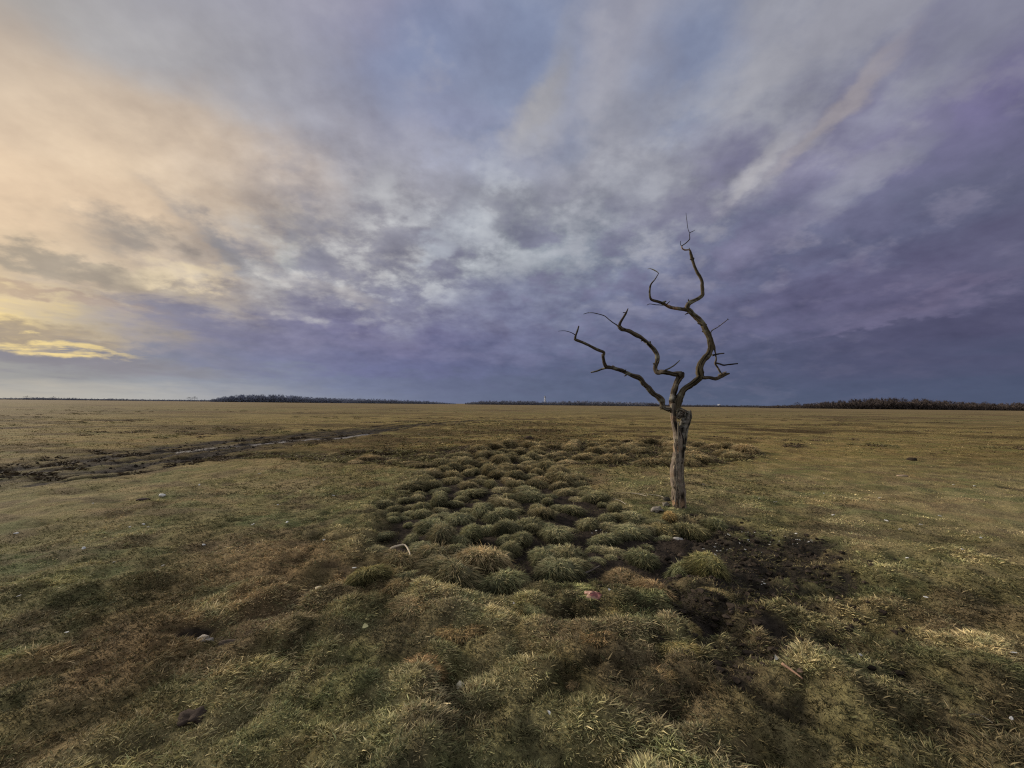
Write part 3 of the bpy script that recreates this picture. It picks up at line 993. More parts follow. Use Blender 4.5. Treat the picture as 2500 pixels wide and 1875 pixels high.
# strands of twisted wood running up the trunk
strs = []
for k in range(16):
    u0 = 600 + random.uniform(0, 105); u1 = u0 + random.uniform(-22, 22)
    v0 = random.uniform(700, 1240); v1 = v0 - random.uniform(180, 420)
    pts = [c3(u0 + (u1 - u0) * t + 6 * math.sin(t * 6 + k) - (12 if 750 < v0 + (v1 - v0) * t < 1000 else 0), v0 + (v1 - v0) * t, random.uniform(9, 16), 0) for t in np.linspace(0, 1, 7)]
    cx = [abs((p[0] * S - 1500) / .24111 - 650) / 62 for p in pts]
    pts = [(p[0], p[1], p[2], -.085 * math.sqrt(max(0, 1 - min(1, c) ** 2)) + .004) for p, c in zip(pts, cx)]
    strs.append(limb(pts, 0, 0, 100 + k, .25, 7, random.choice([(.24, .20, .155), (.10, .08, .06), (.30, .24, .17)]), None, .3))
tree_part('bark_strand', strs, trunk)
stem_l = [c3(676, 560, 80), c3(690, 480, 88), c3(703, 400, 90), c3(722, 330, 92), c3(738, 275, 78), c3(748, 232, 66)]
broken = tree_part('broken_stem', [limb(stem_l, .03, .0, 9, .30, 28, (.135, .120, .100), [(*xy(c3(695, 420, 1)), .13, GREY, .8), (*xy(c3(700, 300, 1)), .08, GREY, .8)], .1)])
spl = []
for k in range(26):
    u = random.uniform(712, 782); v = random.uniform(222, 262)
    spl.append(limb([c3(u, v + 40, 12), c3(u + random.uniform(-4, 4), v, 9), c3(u + random.uniform(-8, 8), v - random.uniform(8, 26), 3)],
                    random.uniform(-.06, .06), random.uniform(-.06, .06), 200 + k, .3, 6, random.choice([(.24, .22, .19), (.12, .10, .08), (.32, .28, .24)])))
tree_part('splinter', spl, broken)
torn = []
for k in range(60):       # torn fibrous wood bridging the stems
    if k < 34:
        a = (random.uniform(612, 640), random.uniform(150, 262)); b = (random.uniform(680, 735), random.uniform(205, 285))
    elif k < 48:
        a = (random.uniform(455, 490), random.uniform(178, 200)); b = (random.uniform(560, 605), random.uniform(185, 222))
    else:
        a = (random.uniform(600, 630), random.uniform(250, 300)); b = (random.uniform(650, 700), random.uniform(215, 330))
    mid = ((a[0] + b[0]) / 2 + random.uniform(-8, 8), (a[1] + b[1]) / 2 + random.uniform(-6, 10))
    torn.append(limb([c3(*a, 7), c3(*mid, random.uniform(8, 13)), c3(*b, 6)], random.uniform(-.05, .05), random.uniform(-.05, .05), 300 + k, .3, 6,
                     random.choice([(.30, .27, .23), (.16, .13, .105), (.22, .18, .14), (.09, .07, .055)]), None, .5))
torn.append(limb([c3(615, 165, 30), c3(650, 190, 34), c3(690, 215, 36), c3(735, 240, 34)], 0, 0, 380, .35, 14, (.17, .145, .12), None, .3))
torn.append(limb([c3(640, 300, 30), c3(665, 270, 44), c3(690, 250, 44), c3(715, 250, 30)], .02, .02, 381, .35, 14, (.13, .11, .09), None, .3))
torn.append(limb([c3(475, 185, 18), c3(520, 200, 24), c3(570, 205, 26), c3(600, 205, 20)], 0, 0, 382, .35, 12, (.15, .125, .10), None, .3))
tree_part('torn_wood', torn, label='bleached torn wood fibres around the fork')

# middle limb
mid_l = [c2(1330, 1010, 50), c2(1335, 950, 60), c2(1335, 880, 66), c2(1350, 780, 66), c2(1375, 690, 62), c2(1400, 635, 64), c2(1425, 600, 62), c2(1385, 592, 52),
         c2(1310, 575, 46), c2(1240, 562, 44), c2(1170, 568, 50), c2(1152, 530, 46), c2(1165, 460, 46), c2(1170, 400, 46), c2(1155, 350, 42),
         c2(1120, 300, 40), c2(1070, 255, 38), c2(1000, 200, 38), c2(920, 155, 38), c2(850, 120, 38), c2(790, 105, 42), c2(755, 82, 40)]
pm = [(*xy(c2(1065, 250, 1)), .05, (.75, .73, .70), 1.0), (*xy(c2(1105, 300, 1)), .05, (.36, .22, .12), .8), (*xy(c2(1220, 560, 1)), .09, (.36, .28, .2), .7),
      (*xy(c2(1330, 840, 1)), .06, (.4, .37, .32), .6), (*xy(c2(1320, 930, 1)), .06, (.22, .14, .09), .6), (*xy(c2(1135, 350, 1)), .04, (.3, .24, .17), .7)]
b_mid = tree_part('branch', [with_stubs(limb(mid_l, 0, .25, 21, .34, 22, (.088, .070, .050), pm, .20), mid_l, 0, .25, 9, 5)], label='middle limb with a pale scar')
tree_part('knot', [limb([c2(1395, 600, 50), c2(1435, 590, 48), c2(1452, 572, 26)], 0, 0, 23, .4, 14, (.07, .055, .04))], b_mid)
tw = lambda pts, a, b, sd, par, base=(.055, .046, .038), rough=.22, pale=None: tree_part('twig', [limb(pts, a, b, sd, rough, 10, base, pale, .35)], par)
tw([c2(1255, 545, 16), c2(1310, 520, 17), c2(1360, 490, 15), c2(1415, 440, 7)], .07, .0, 24, b_mid, (.10, .095, .08))
tw([c1(757, 1322, 16), c1(735, 1300, 14), c1(680, 1265, 11), c1(620, 1215, 9), c1(585, 1195, 9), c1(500, 1170, 8), c1(430, 1165, 7), c1(375, 1180, 5)], .25, .5, 25, b_mid)
tree_part('twig', [limb([c1(755, 1325, 32), c1(775, 1270, 27), c1(810, 1210, 23), c1(835, 1165, 20), c1(856, 1118, 7)], .25, .15, 26, .25, 12, (.075, .06, .048)),
                   limb([c1(838, 1175, 9), c1(820, 1163, 9), c1(800, 1165, 8)], .17, .17, 27, .2, 8, (.06, .05, .04))], b_mid)

# left limb
left_l = [c2(1300, 985, 30), c2(1255, 965, 36), c2(1228, 935, 50), c2(1225, 880, 60), c2(1190, 835, 58), c2(1130, 790, 50), c2(1080, 745, 48), c2(1030, 700, 48),
          c2(990, 650, 54), c2(950, 625, 56), c2(880, 600, 42), c2(800, 560, 40), c2(720, 530, 42), c2(650, 515, 42), c2(615, 500, 38), c2(595, 440, 32),
          c2(588, 395, 34), c2(597, 355, 36), c2(540, 335, 30), c2(470, 300, 28), c2(400, 265, 28), c2(330, 235, 28), c2(285, 215, 28)]
b_left = tree_part('branch', [with_stubs(limb(left_l, 0, -.35, 31, .34, 20, (.080, .064, .047), [(*xy(c2(1225, 930, 1)), .05, (.35, .31, .25), .6)], .20), left_l, 0, -.35, 8, 6)], label='left limb leaning out over the hummocks')
tree_part('twig', [limb([c2(283, 222, 26), c2(288, 180, 24), c2(305, 130, 20), c2(323, 70, 12)], -.35, -.4, 32, .2, 12, (.07, .06, .045))], b_left)
tw([c2(287, 168, 11), c2(240, 140, 8), c2(170, 122, 6), c2(100, 126, 4)], -.36, -.5, 33, b_left)
tw([c2(635, 520, 28), c2(600, 530, 22), c2(560, 540, 19), c2(500, 560, 18), c2(455, 574, 15)], -.2, -.05, 34, b_left, (.11, .105, .09))

# right limb
right_l = [c2(1375, 990, 50), c2(1385, 940, 62), c2(1403, 880, 74), c2(1430, 815, 66), c2(1480, 750, 60), c2(1540, 700, 58), c2(1600, 655, 66), c2(1638, 615, 74),
           c2(1632, 555, 70), c2(1640, 500, 66), c2(1680, 430, 60), c2(1730, 375, 62), c2(1757, 310, 60), c2(1748, 240, 56), c1(1725, 1420, 58),
           c1(1690, 1350, 58), c1(1650, 1275, 54), c1(1590, 1212, 52), c1(1530, 1160, 52), c1(1490, 1120, 48), c1(1505, 1080, 42), c1(1545, 1052, 42), c1(1600, 1020, 34),
           c1(1645, 990, 34), c1(1660, 960, 34), c1(1655, 880, 32), c1(1645, 800, 31), c1(1610, 730, 29), c1(1570, 650, 28), c1(1545, 570, 27), c1(1530, 515, 22), c1(1520, 485, 14)]
b_right = tree_part('branch', [with_stubs(limb(right_l, 0, .15, 41, .34, 24, (.092, .074, .048), [(*xy(c1(1650, 1270, 1)), .10, (.17, .135, .08), .5)], .20), right_l, 0, .15, 12, 7)], label='tall right limb carrying the tree top')
b_fork = tree_part('branch', [limb([c1(1500, 1130, 44), c1(1430, 1127, 36), c1(1350, 1115, 34), c1(1290, 1097, 36), c1(1240, 1068, 34), c1(1180, 1045, 29), c1(1120, 1030, 28),
                                    c1(1098, 1008, 26), c1(1090, 960, 22), c1(1095, 890, 22), c1(1110, 850, 17), c1(1150, 800, 10), c1(1187, 738, 7)], .1, -.25, 51, .24, 16,
                                   (.085, .066, .045), [(*xy(c1(1320, 1110, 1)), .14, (.33, .20, .12), .75)])], label='upper fork curling back left with reddish bare wood')
tree_part('twig', [limb([c1(1187, 740, 7), c1(1160, 715, 12), c1(1120, 697, 11), c1(1095, 690, 7), c1(1068, 694, 5)], -.25, -.3, 52, .4, 8, (.36, .33, .20), None, .6)], b_fork,
          label='pale yellow peeling twig end')
tw([c1(1240, 1085, 9), c1(1160, 1080, 9), c1(1090, 1070, 8), c1(1060, 1082, 6)], -.1, -.3, 53, b_fork)
tw([c1(1270, 1078, 12), c1(1285, 1062, 10), c1(1307, 1044, 7)], -.05, -.1, 54, b_fork, (.12, .09, .06))
tree_part('knot', [limb([c1(1215, 1060, 18), c1(1245, 1050, 22), c1(1265, 1042, 16)], -.05, -.05, 55, .4, 10, (.06, .048, .035))], b_fork)
tree_part('twig', [limb([c1(1522, 490, 13), c1(1505, 487, 14), c1(1470, 490, 16), c1(1443, 475, 13), c1(1437, 447, 11)], .15, .12, 61, .3, 10, (.34, .22, .13), None, .4)], b_right,
          label='reddish twig joining the top spray')
t_top = tw([c1(1437, 448, 10), c1(1450, 435, 9), c1(1490, 405, 9), c1(1520, 368, 10), c1(1518, 330, 8), c1(1524, 300, 8), c1(1550, 288, 7), c1(1580, 270, 4)], .12, .05, 62, b_right)
tw([c1(1524, 305, 7), c1(1512, 290, 7), c1(1500, 250, 6), c1(1490, 170, 6), c1(1480, 88, 4)], .06, .0, 63, b_right)
tw([c1(1440, 446, 9), c1(1425, 430, 7), c1(1424, 390, 5)], .12, .1, 64, b_right)
tw([c1(1520, 490, 10), c1(1516, 475, 8), c1(1513, 462, 4)], .14, .14, 65, b_right)
tw([c1(1655, 985, 16), c1(1672, 976, 12), c1(1680, 972, 6)], .1, .1, 66, b_right)
# side growth right of the tall limb
b_low = tree_part('branch', [limb([c2(1640, 625, 50), c2(1680, 627, 42), c2(1730, 625, 36), c2(1800, 640, 36), c2(1860, 620, 34), c2(1910, 592, 30), c2(1948, 583, 18)], .02, .1, 71, .3, 14,
                                  (.09, .072, .052))], label='short low branch with frayed bark at its tip')
fr = []
for k in range(26):
    u = random.uniform(1835, 1915); v = 606 - .25 * (u - 1835) + random.uniform(-8, 8)
    a = random.uniform(-2.6, -.5)
    fr.append(limb([c2(u, v, 7), c2(u + 14 * math.cos(a), v + 14 * math.sin(a), 7), c2(u + 26 * math.cos(a + .5), v + 22 * math.sin(a + .5), 3)], random.uniform(.02, .1), random.uniform(0, .12), 400 + k, .3, 5,
                   random.choice([(.34, .28, .2), (.2, .16, .11), (.12, .09, .07)])))
tree_part('frayed_bark', fr, b_low)
b_side = tree_part('branch', [limb([c2(1865, 592, 18), c2(1845, 560, 22), c2(1822, 515, 21), c2(1798, 475, 22), c2(1808, 430, 17), c2(1802, 370, 14), c1(1795, 1590, 15), c1(1788, 1530, 17), c1(1768, 1460, 15),
                                    c1(1750, 1400, 12), c1(1760, 1360, 10), c1(1830, 1318, 8), c1(1880, 1280, 8), c1(1932, 1238, 7)], .1, .05, 81, .25, 12, (.13, .105, .075),
                                   [(*xy(c2(1830, 540, 1)), .08, (.3, .25, .18), .5)])], label='thin side shoot running up beside the tall limb')
tw([c1(1930, 1240, 7), c1(1935, 1224, 5)], .05, .05, 82, b_side)
tw([c1(1930, 1240, 7), c1(1948, 1243, 4)], .05, .05, 83, b_side)
tw([c1(1845, 1310, 7), c1(1834, 1296, 4)], .05, .05, 86, b_side)
tw([c2(1802, 468, 20), c2(1850, 482, 17), c2(1890, 495, 16), c2(1940, 486, 14), c2(2042, 476, 12)], .08, 0, 84, b_side)
tw([c2(1765, 390, 24), c2(1800, 378, 18), c2(1835, 371, 15), c2(1892, 364, 12)], .1, -.05, 85, b_right)


# ------------------------------------------------------------------ small things lying about
def lump_obj(name, u, v, rx, ry, rz, col, label, cat, seed, amp=.35, group=None, rot=0, mat=None, lift=.4):
    p = gp(u, v)
    vv, ff = rock(rx, ry, rz, seed, amp)
    nz = fbm(vv[:, 0] * 60 + seed, vv[:, 1] * 60 + vv[:, 2] * 40, seed, 3)
    K = np.array(col)[None] * (.65 + .7 * nz)[:, None]
    o = link(name, mesh_np(name, vv, ff, K, smooth=True), mat or M_PLAIN)
    o.location = (p[0], p[1], hz(p[0], p[1]) + rz * lift); o.rotation_euler = (0, 0, rot)
    return tag(o, label, cat, group)


# red-brown scrap of meat and skin
def scrap():
    p = gp(1285, 1312)
    n = 26
    gxx, gyy = np.meshgrid(np.linspace(-1, 1, n), np.linspace(-1, 1, n))
    a = np.arctan2(gyy, gxx); r = np.hypot(gxx, gyy)
    edge = .85 + .18 * np.sin(a * 3 + 1) + .12 * np.sin(a * 5)
    X = gxx * .098 * edge; Yy = gyy * .066 * edge
    Z = .030 * np.clip(1 - r, 0, 1) ** .6 + .030 * (fbm(gxx * 2.6, gyy * 2.6, 5, 3) - .4) - .02 * (r > .95)
    V = np.stack([X, Yy, Z], -1).reshape(-1, 3)
    k = fbm(gxx * 2.4, gyy * 2.4, 9, 3).ravel()[:, None]
    k = sstep(.4, .62, k)
    K = np.array([.17, .045, .038]) * (1 - k) + np.array([.36, .20, .14]) * k
    i = (np.arange(n - 1)[:, None] * n + np.arange(n - 1)[None]).ravel()
    q = np.stack([i, i + 1, i + n + 1, i + n], 1)
    o = link('meat_scrap', mesh_np('meat_scrap', V, q, K, smooth=True, quads=True), attr_mat('raw_flesh', .45, .5, noise=60))
    o.location = (p[0], p[1], hz(p[0], p[1]) + .030); o.rotation_euler = (math.radians(8), 0, -.25)
    tag(o, 'reddish brown wrinkled scrap of meat and skin lying on grass', 'scrap')


scrap()


def rod(name, pts, w, col, label, cat, group=None, lift=.03, arch=0.0, seed=5):
    """pts are (u, v) ground marks"""
    G = [gp(u, v) for u, v in pts]
    n = len(G)
    zz = [hz(*g) for g in G]
    if arch == 0: zz = list(np.linspace(max(zz[0], zz[0] * .3 + max(zz) * .7), max(zz[-1], zz[-1] * .3 + max(zz) * .7), n))
    P = np.array([[g[0], g[1], zz[[id(q) for q in G].index(id(g))] + lift + arch * math.sin(math.pi * i / (n - 1)), w * (1 - .55 * i / (n - 1)) * .5] for i, g in enumerate(G)])
    c = P[0, :3].copy()
    Q = catmull(P, .012)
    V, F, ridge, lump = tube(Q[:, :3] - c, Q[:, 3], 10, .15, seed)
    K = np.array(col)[None] * (.6 + .8 * lump)[:, None]
    o = link(name, mesh_np(name, V, F, K, smooth=True), M_PLAIN, loc=c)
    return tag(o, label, cat, group)


rod('curved_root', [(845, 1203), (858, 1196), (874, 1195), (884, 1203), (887, 1210)], .024, (.55, .46, .34), 'pale curved root arching over a brownish tussock', 'root', lift=.13, arch=.012)
rod('stick', [(1690, 1481), (1705, 1489), (1722, 1499), (1735, 1507)], .016, (.25, .155, .105), 'straight reddish peeled stick on the foreground grass', 'stick', lift=.035)
rod('twig', [(1398, 1080), (1370, 1073), (1345, 1072)], .010, (.33, .29, .23), 'upper of two thin grey twigs on the grass left of the trunk', 'twig', lift=.03)
rod('twig', [(1440, 1092), (1425, 1083), (1390, 1078), (1365, 1077)], .010, (.33, .29, .23), 'longest thin grey twig touching the left side of the trunk foot', 'twig', lift=.03)
rod('twig', [(1352, 1096), (1340, 1088), (1325, 1083)], .009, (.33, .29, .23), 'short thin grey twig farthest left of the trunk', 'twig', lift=.03)
rod('twig', [(1255, 1235), (1275, 1228), (1295, 1218)], .022, (.12, .10, .085), 'dark branch piece lying on the bare soil between tussocks', 'branch piece', lift=.03)

lump_obj('stone', 443, 1388, .052, .038, .020, (.27, .24, .21), 'pale grey flat stone beside the hole in the left turf', 'stone', 3, .7, rot=.3, lift=.1)
lump_obj('stone', 687, 1301, .026, .022, .016, (.62, .52, .36), 'small cream stone on the left turf above the trench', 'stone', 4)
lump_obj('stone', 995, 1487, .024, .026, .020, (.48, .42, .30), 'lone round beige stone in the foreground grass', 'stone', 5)
lump_obj('stone', 1418, 1112, .070, .060, .045, (.17, .15, .125), 'left pale rough stone at the foot of the dead tree', 'stone', 6, .8)
lump_obj('stone', 1440, 1106, .060, .050, .050, (.15, .135, .11), 'right pale rough stone at the foot of the dead tree', 'stone', 7, .8)
lump_obj('stone', 1463, 1156, .055, .05, .02, (.30, .28, .26), 'whitish lime-splashed stone on the soil below the tree', 'stone', 8, .5)
lump_obj('wood_block', 1440, 1092, .060, .040, .050, (.045, .040, .032), 'dark rotten wood block leaning at the left of the trunk foot', 'wood block', 9, .25)
lump_obj('dung_clod', 418, 1570, .065, .048, .030, (.050, .037, .029), 'dark crumbly dung clod in the lower left grass', 'dung', 10, .8, lift=.1)
lump_obj('dung_clod', 490, 1390, .085, .035, .022, (.085, .065, .050), 'flat brown dung clod right of the pale flat stone', 'dung', 11, .4, rot=.15)
lump_obj('dung_clod', 1732, 1345, .03, .025, .018, (.03, .024, .02), 'small black dung clod on the right turf', 'dung', 12, .4)
lump_obj('molehill', 1143, 948, .24, .20, .12, (.05, .035, .024), 'small dark molehill on the smooth grass beyond the hummocks', 'molehill', 13, .5, lift=.1)
lump_obj('molehill', 1970, 997, .13, .11, .09, (.035, .027, .02), 'small dark molehill far out on the right of the plain', 'molehill', 14, .5, lift=.1)
lump_obj('stone', 1949, 1031, .13, .06, .025, (.30, .22, .15), 'flat brownish stone in the grass far right of the tree', 'stone', 15, .3)
lump_obj('stone', 350, 1081, .05, .04, .03, (.62, .60, .55), 'white stone on the smooth grass below the muddy track', 'stone', 16, .3)
lump_obj('stone', 309, 1087, .10, .06, .03, (.05, .035, .03), 'dark flat stone left of the white one below the track', 'stone', 17, .3)
lump_obj('stone', 951, 1204, .03, .024, .02, (.30, .24, .20), 'tiny grey stone at the left rim of the hummock field', 'stone', 18, .3)


def leaf(u, v, l, w, col, label, cat, name, rot, tilt=.5, group=None):
    p = gp(u, v)
    n = 7
    t = np.linspace(0, 1, n)
    ww = w * np.sin(math.pi * np.clip(t * .92 + .05, 0, 1)) ** .7
    V = np.concatenate([np.stack([(t - .5) * l, ww, .25 * ww + .18 * l * np.sin(t * 3)], 1), np.stack([(t - .5) * l, ww * 0, .18 * l * np.sin(t * 3)], 1),
                        np.stack([(t - .5) * l, -ww, .25 * ww + .18 * l * np.sin(t * 3)], 1)])
    F = []
    for r in (0, 1):
        for i in range(n - 1):
            a = r * n + i
            F += [[a, a + 1, a + n + 1], [a, a + n + 1, a + n]]
    K = np.tile(np.array(col), (len(V), 1)) * (.8 + .3 * rng.random((len(V), 1)))
    o = link(name, mesh_np(name, V, np.array(F), K, smooth=True), M_PLAIN)
    o.location = (p[0], p[1], hz(p[0], p[1]) + .035); o.rotation_euler = (tilt, .1, rot)
    return tag(o, label, cat, group)


leaf(788, 1388, .05, .016, (.62, .56, .28), 'pale yellow fallen leaf on the left foreground grass', 'leaf', 'fallen_leaf', 1.2)
leaf(1728, 1488, .042, .012, (.26, .17, .11), 'curled brown leaf beside the straight reddish stick', 'leaf', 'fallen_leaf', .3)
leaf(2120, 1592, .08, .012, (.72, .70, .66), 'white feather with a dark tip in the right foreground grass', 'feather', 'feather', 2.2)
leaf(1676, 1418, .06, .014, (.66, .62, .52), 'white feather near the dark patch above the stick', 'feather', 'feather', .9)
leaf(1183, 1585, .035, .010, (.70, .68, .62), 'tiny white feather in the middle foreground grass', 'feather', 'feather', 2.0)
leaf(1110, 1318, .03, .010, (.62, .55, .5), 'tiny pale feather left of the meat scrap', 'feather', 'feather', 1.1)
leaf(1316, 1318, .03, .010, (.70, .66, .6), 'tiny white feather right of the meat scrap', 'feather', 'feather', 1.1)

# lime splashes and down on the bare soil, pale bits across the turf
fv, ff = rock(1, 1, .35, 4, .8)
fme = mesh_np('white_fleck', fv, ff, np.tile(np.array([.50, .49, .46]), (len(fv), 1)), smooth=True)
fme.materials.append(M_PLAIN)


def fleck(u, v, r, label, group, squash=1.0):
    p = gp(u, v)
    o = link('white_fleck', fme)
    o.location = (p[0], p[1], hz(p[0], p[1]) + (.012 if 'soil' in label else .03))
    o.scale = (r * random.uniform(.8, 2.0), r * random.uniform(.7, 1.3) * squash, r * .8)
    o.rotation_euler = (random.uniform(-.4, .4), random.uniform(-.4, .4), random.uniform(0, 6.28))
    tag(o, label, 'fleck', group)


soil = []
for cu, cv, su, sv, n in [(1465, 1152, 22, 6, 12), (1550, 1188, 16, 10, 12), (1600, 1160, 45, 7, 12), (1730, 1172, 40, 4, 12), (1370, 1225, 30, 16, 9), (1660, 1240, 30, 12, 7),
                         (1575, 1180, 60, 18, 14), (1300, 1135, 20, 10, 6), (1690, 1165, 50, 12, 8)]:
    for k in range(n):
        soil.append((random.gauss(cu, su * .6), random.gauss(cv, sv * .6)))
for u, v in soil:
    fleck(u, v, random.uniform(.004, .010), 'white down and lime fleck on the dark soil near the tree', 'white flecks on the dark soil')
turf = [(1915, 1137), (1945, 1160), (1720, 1160), (2105, 1056), (2060, 1053), (2000, 1300), (2475 / S, 1440), (280, 1151), (310, 1142), (320, 1152), (35, 1164), (245, 1235),
        (350, 1249), (700, 1171), (765, 1243), (620, 1137), (545, 1142), (38, 1318), (143, 1393), (1860, 1430), (2080, 1215), (1990, 1150), (2185, 1560), (905, 940), (1640, 1085), (1520, 1055),
        (1675, 1090), (1780, 1070), (200, 1105), (430, 1060), (720, 1075), (560, 1030), (1900, 1080), (1800, 1120), (2030, 1120), (2120, 1180), (1960, 1220), (440, 1190), (180, 1210), (600, 1095)]
for u, v in turf:
    y = gp(u, v)[1]
    fleck(u, v, min(.005 + .0016 * y, .028), 'pale feather fleck lying on the short turf', 'pale flecks on the open turf')


# ------------------------------------------------------------------ distance
def wood_tree(x, y, h, wdt, col, nb, z0=0):
    """one bare tree: trunk and a cloud of upward twigs"""
    nb = int(nb * 2.2)
    a = rng.uniform(0, 6.28, nb); t = rng.random(nb) ** .8
    rr = wdt * .5 * np.sqrt(rng.random(nb)) * np.sin(np.clip(t * .85 + .22, 0, 1) * math.pi) ** .6
    P = np.stack([x + rr * np.cos(a), y + rr * np.sin(a), z0 + h * (.12 + .72 * t)], 1)
    D = np.stack([np.cos(a) * .5, np.sin(a) * .5, np.full(nb, .8)], 1) + rng.normal(0, .35, (nb, 3))
    D /= np.linalg.norm(D, axis=1, keepdims=True)
    L = h * rng.uniform(.10, .26, nb)
    C = np.array(col)[None] * rng.uniform(.55, 1.5, nb)[:, None]
    A = blades(P, D, L, L * rng.uniform(.05, .16, nb), rng.normal(0, .15, (nb, 3)), C, .7)
    tv, tf, _, _ = tube([[x, y, z0 - .3], [x, y, z0 + h * .4], [x, y, z0 + h * .8]], [h * .03, h * .022, h * .006], 5)
    return [A, (tv, tf, np.tile(np.array(col) * .8, (len(tv), 1)))]


def wood(name, us, D0, D1, prof, col, n, depth, label, nb=60, wf=.7, bank=.55):
    parts = []
    U = np.sort(rng.uniform(us[0], us[1], n))
    for u in U:
        t = (u - us[0]) / (us[1] - us[0])
        Y = D0 + (D1 - D0) * t + rng.uniform(0, depth)
        b = at(u, 873, Y)
        h = np.interp(u, [p[0] for p in prof], [p[1] for p in prof]) * (Y - 0) / 947.0 * random.uniform(.92, 1.18)
        c = np.array(col) * random.uniform(.75, 1.3)
        if random.random() < .06: c = c * 1.7
        parts += wood_tree(b[0], Y, h, max(2.2, h * wf) * random.uniform(.8, 1.3), c, nb)
    # undergrowth wall: dense short scrub through the stand
    m = n * 110
    u = rng.uniform(us[0], us[1], m); t = (u - us[0]) / (us[1] - us[0])
    Y = D0 + (D1 - D0) * t + rng.uniform(0, depth, m)
    X = (u - 1106) / 947 * Y
    hh = np.interp(u, [p[0] for p in prof], [p[1] for p in prof]) * Y / 947.0
    P = np.stack([X, Y, rng.random(m) * hh * bank], 1)
    Dd = rng.normal(0, .4, (m, 3)) + np.array([0, 0, .8]); Dd /= np.linalg.norm(Dd, axis=1, keepdims=True)
    parts.append(blades(P, Dd, hh * rng.uniform(.15, .32, m), hh * .09, rng.normal(0, .1, (m, 3)), np.array(col)[None] * rng.uniform(.5, 1.15, m)[:, None], .8))
    V, F, K = merge(parts)
    return tag(link(name, mesh_np(name, V, F, K), M_TWIGS), label, 'woodland', kind='stuff')


HZ_R = lambda u: 862 + (884 - 862) * u / 2212      # horizon height in the survey view
wood('woodland', (1640, 2600), 470, 400, [(1640, 4), (1720, 8), (1780, 14), (1850, 20), (1930, 24), (1990, 22), (2060, 18), (2110, 15), (2150, 14), (2212, 17), (2400, 17), (2600, 14)],
     (.066, .052, .047), 420, 60, 'dark brown leafless wood rising on the right horizon', 70)
wood('woodland', (455, 800), 950, 950, [(455, 6), (480, 11), (520, 15), (600, 16), (700, 11), (800, 9)], (.19, .205, .27), 260, 60, 'blue-grey rounded wood on the left horizon', 50)  # distance haze put into the twig colour as blue-grey
wood('woodland', (740, 985), 900, 920, [(740, 6), (790, 10), (850, 9), (920, 7), (985, 2.5)], (.18, .195, .255), 130, 40, 'low blue-grey wood tapering off left of the white tower', 45)  # same haze tint in the twig colour
wood('woodland', (1005, 1420), 900, 780, [(1005, 4), (1040, 8), (1100, 9), (1180, 8), (1260, 10), (1340, 9), (1420, 8)], (.15, .155, .195), 300, 60, 'purplish grey wood behind and around the white tower', 50)  # haze tint painted into the twigs, weaker here
wood('woodland', (1400, 1720), 760, 620, [(1400, 8), (1450, 5), (1550, 5), (1650, 5), (1720, 7)], (.075, .072, .088), 200, 40, 'thin dark tree line behind the dead tree', 45)
wood('woodland', (-300, 460), 1500, 1300, [(-300, 5), (0, 4), (90, 6), (200, 5), (330, 4.5), (460, 5)], (.17, .185, .25), 240, 40, 'hazy low tree line along the bright left horizon', 30)  # haze painted into the twig colour of the farthest line


def far_tree(u, h_px, Y, col, label, w=1.1):
    b = at(u, 873, Y)
    h = h_px * Y / 947
    root = bpy.data.objects.new('bare_tree', None); COL.objects.link(root)
    root.location = (b[0], Y, 0)
    tag(root, label, 'tree')
    A, T = wood_tree(0, 0, h, h * w, col, 90)
    Vv = A[0].copy(); Vv[:, 2] = h * .45 + (Vv[:, 2] - h * .1) * .62
    link('crown', mesh_np('crown', Vv, A[1], A[2]), M_TWIGS, root)
    link('trunk', mesh_np('trunk', *T), M_TWIGS, root)


far_tree(408, 10, 1200, (.07, .075, .1), 'left of the two round trees where the left wood begins')
far_tree(420, 11, 1200, (.07, .075, .1), 'right of the two round trees where the left wood begins')
far_tree(58, 9, 1250, (.09, .09, .11), 'lone round tree on the bright horizon at far left', 1.6)
far_tree(115, 8, 1250, (.09, .09, .11), 'second small tree from the left edge on the horizon', 1.3)
far_tree(2128, 20, 420, (.05, .04, .036), 'spreading tree standing above the wood near the right edge', 1.2)
far_tree(1722, 14, 480, (.045, .036, .034), 'bushy tree where the right wood starts to rise', 1.2)

M_WHITE = simple_mat('white_render', (.42, .44, .50), (.52, .53, .58), .6, .8, .2, .1)
M_DARKM = simple_mat('dark_metal', (.05, .05, .06), (.09, .09, .10), 3, .5, .4, .1)


def lathe(prof, seg=24):
    V = []; n = len(prof)
    for r, z in prof:
        for j in range(seg):
            a = 2 * math.pi * j / seg
            V.append([r * math.cos(a), r * math.sin(a), z])
    F = []
    for i in range(n - 1):
        for j in range(seg):
            a = i * seg + j; b = i * seg + (j + 1) % seg
            F += [[a, b, b + seg], [a, b + seg, a + seg]]
    V.append([0, 0, prof[-1][1]]); c = len(V) - 1
    F += [[c, (n - 1) * seg + j, (n - 1) * seg + (j + 1) % seg] for j in range(seg)]
    return np.array(V), np.array(F)


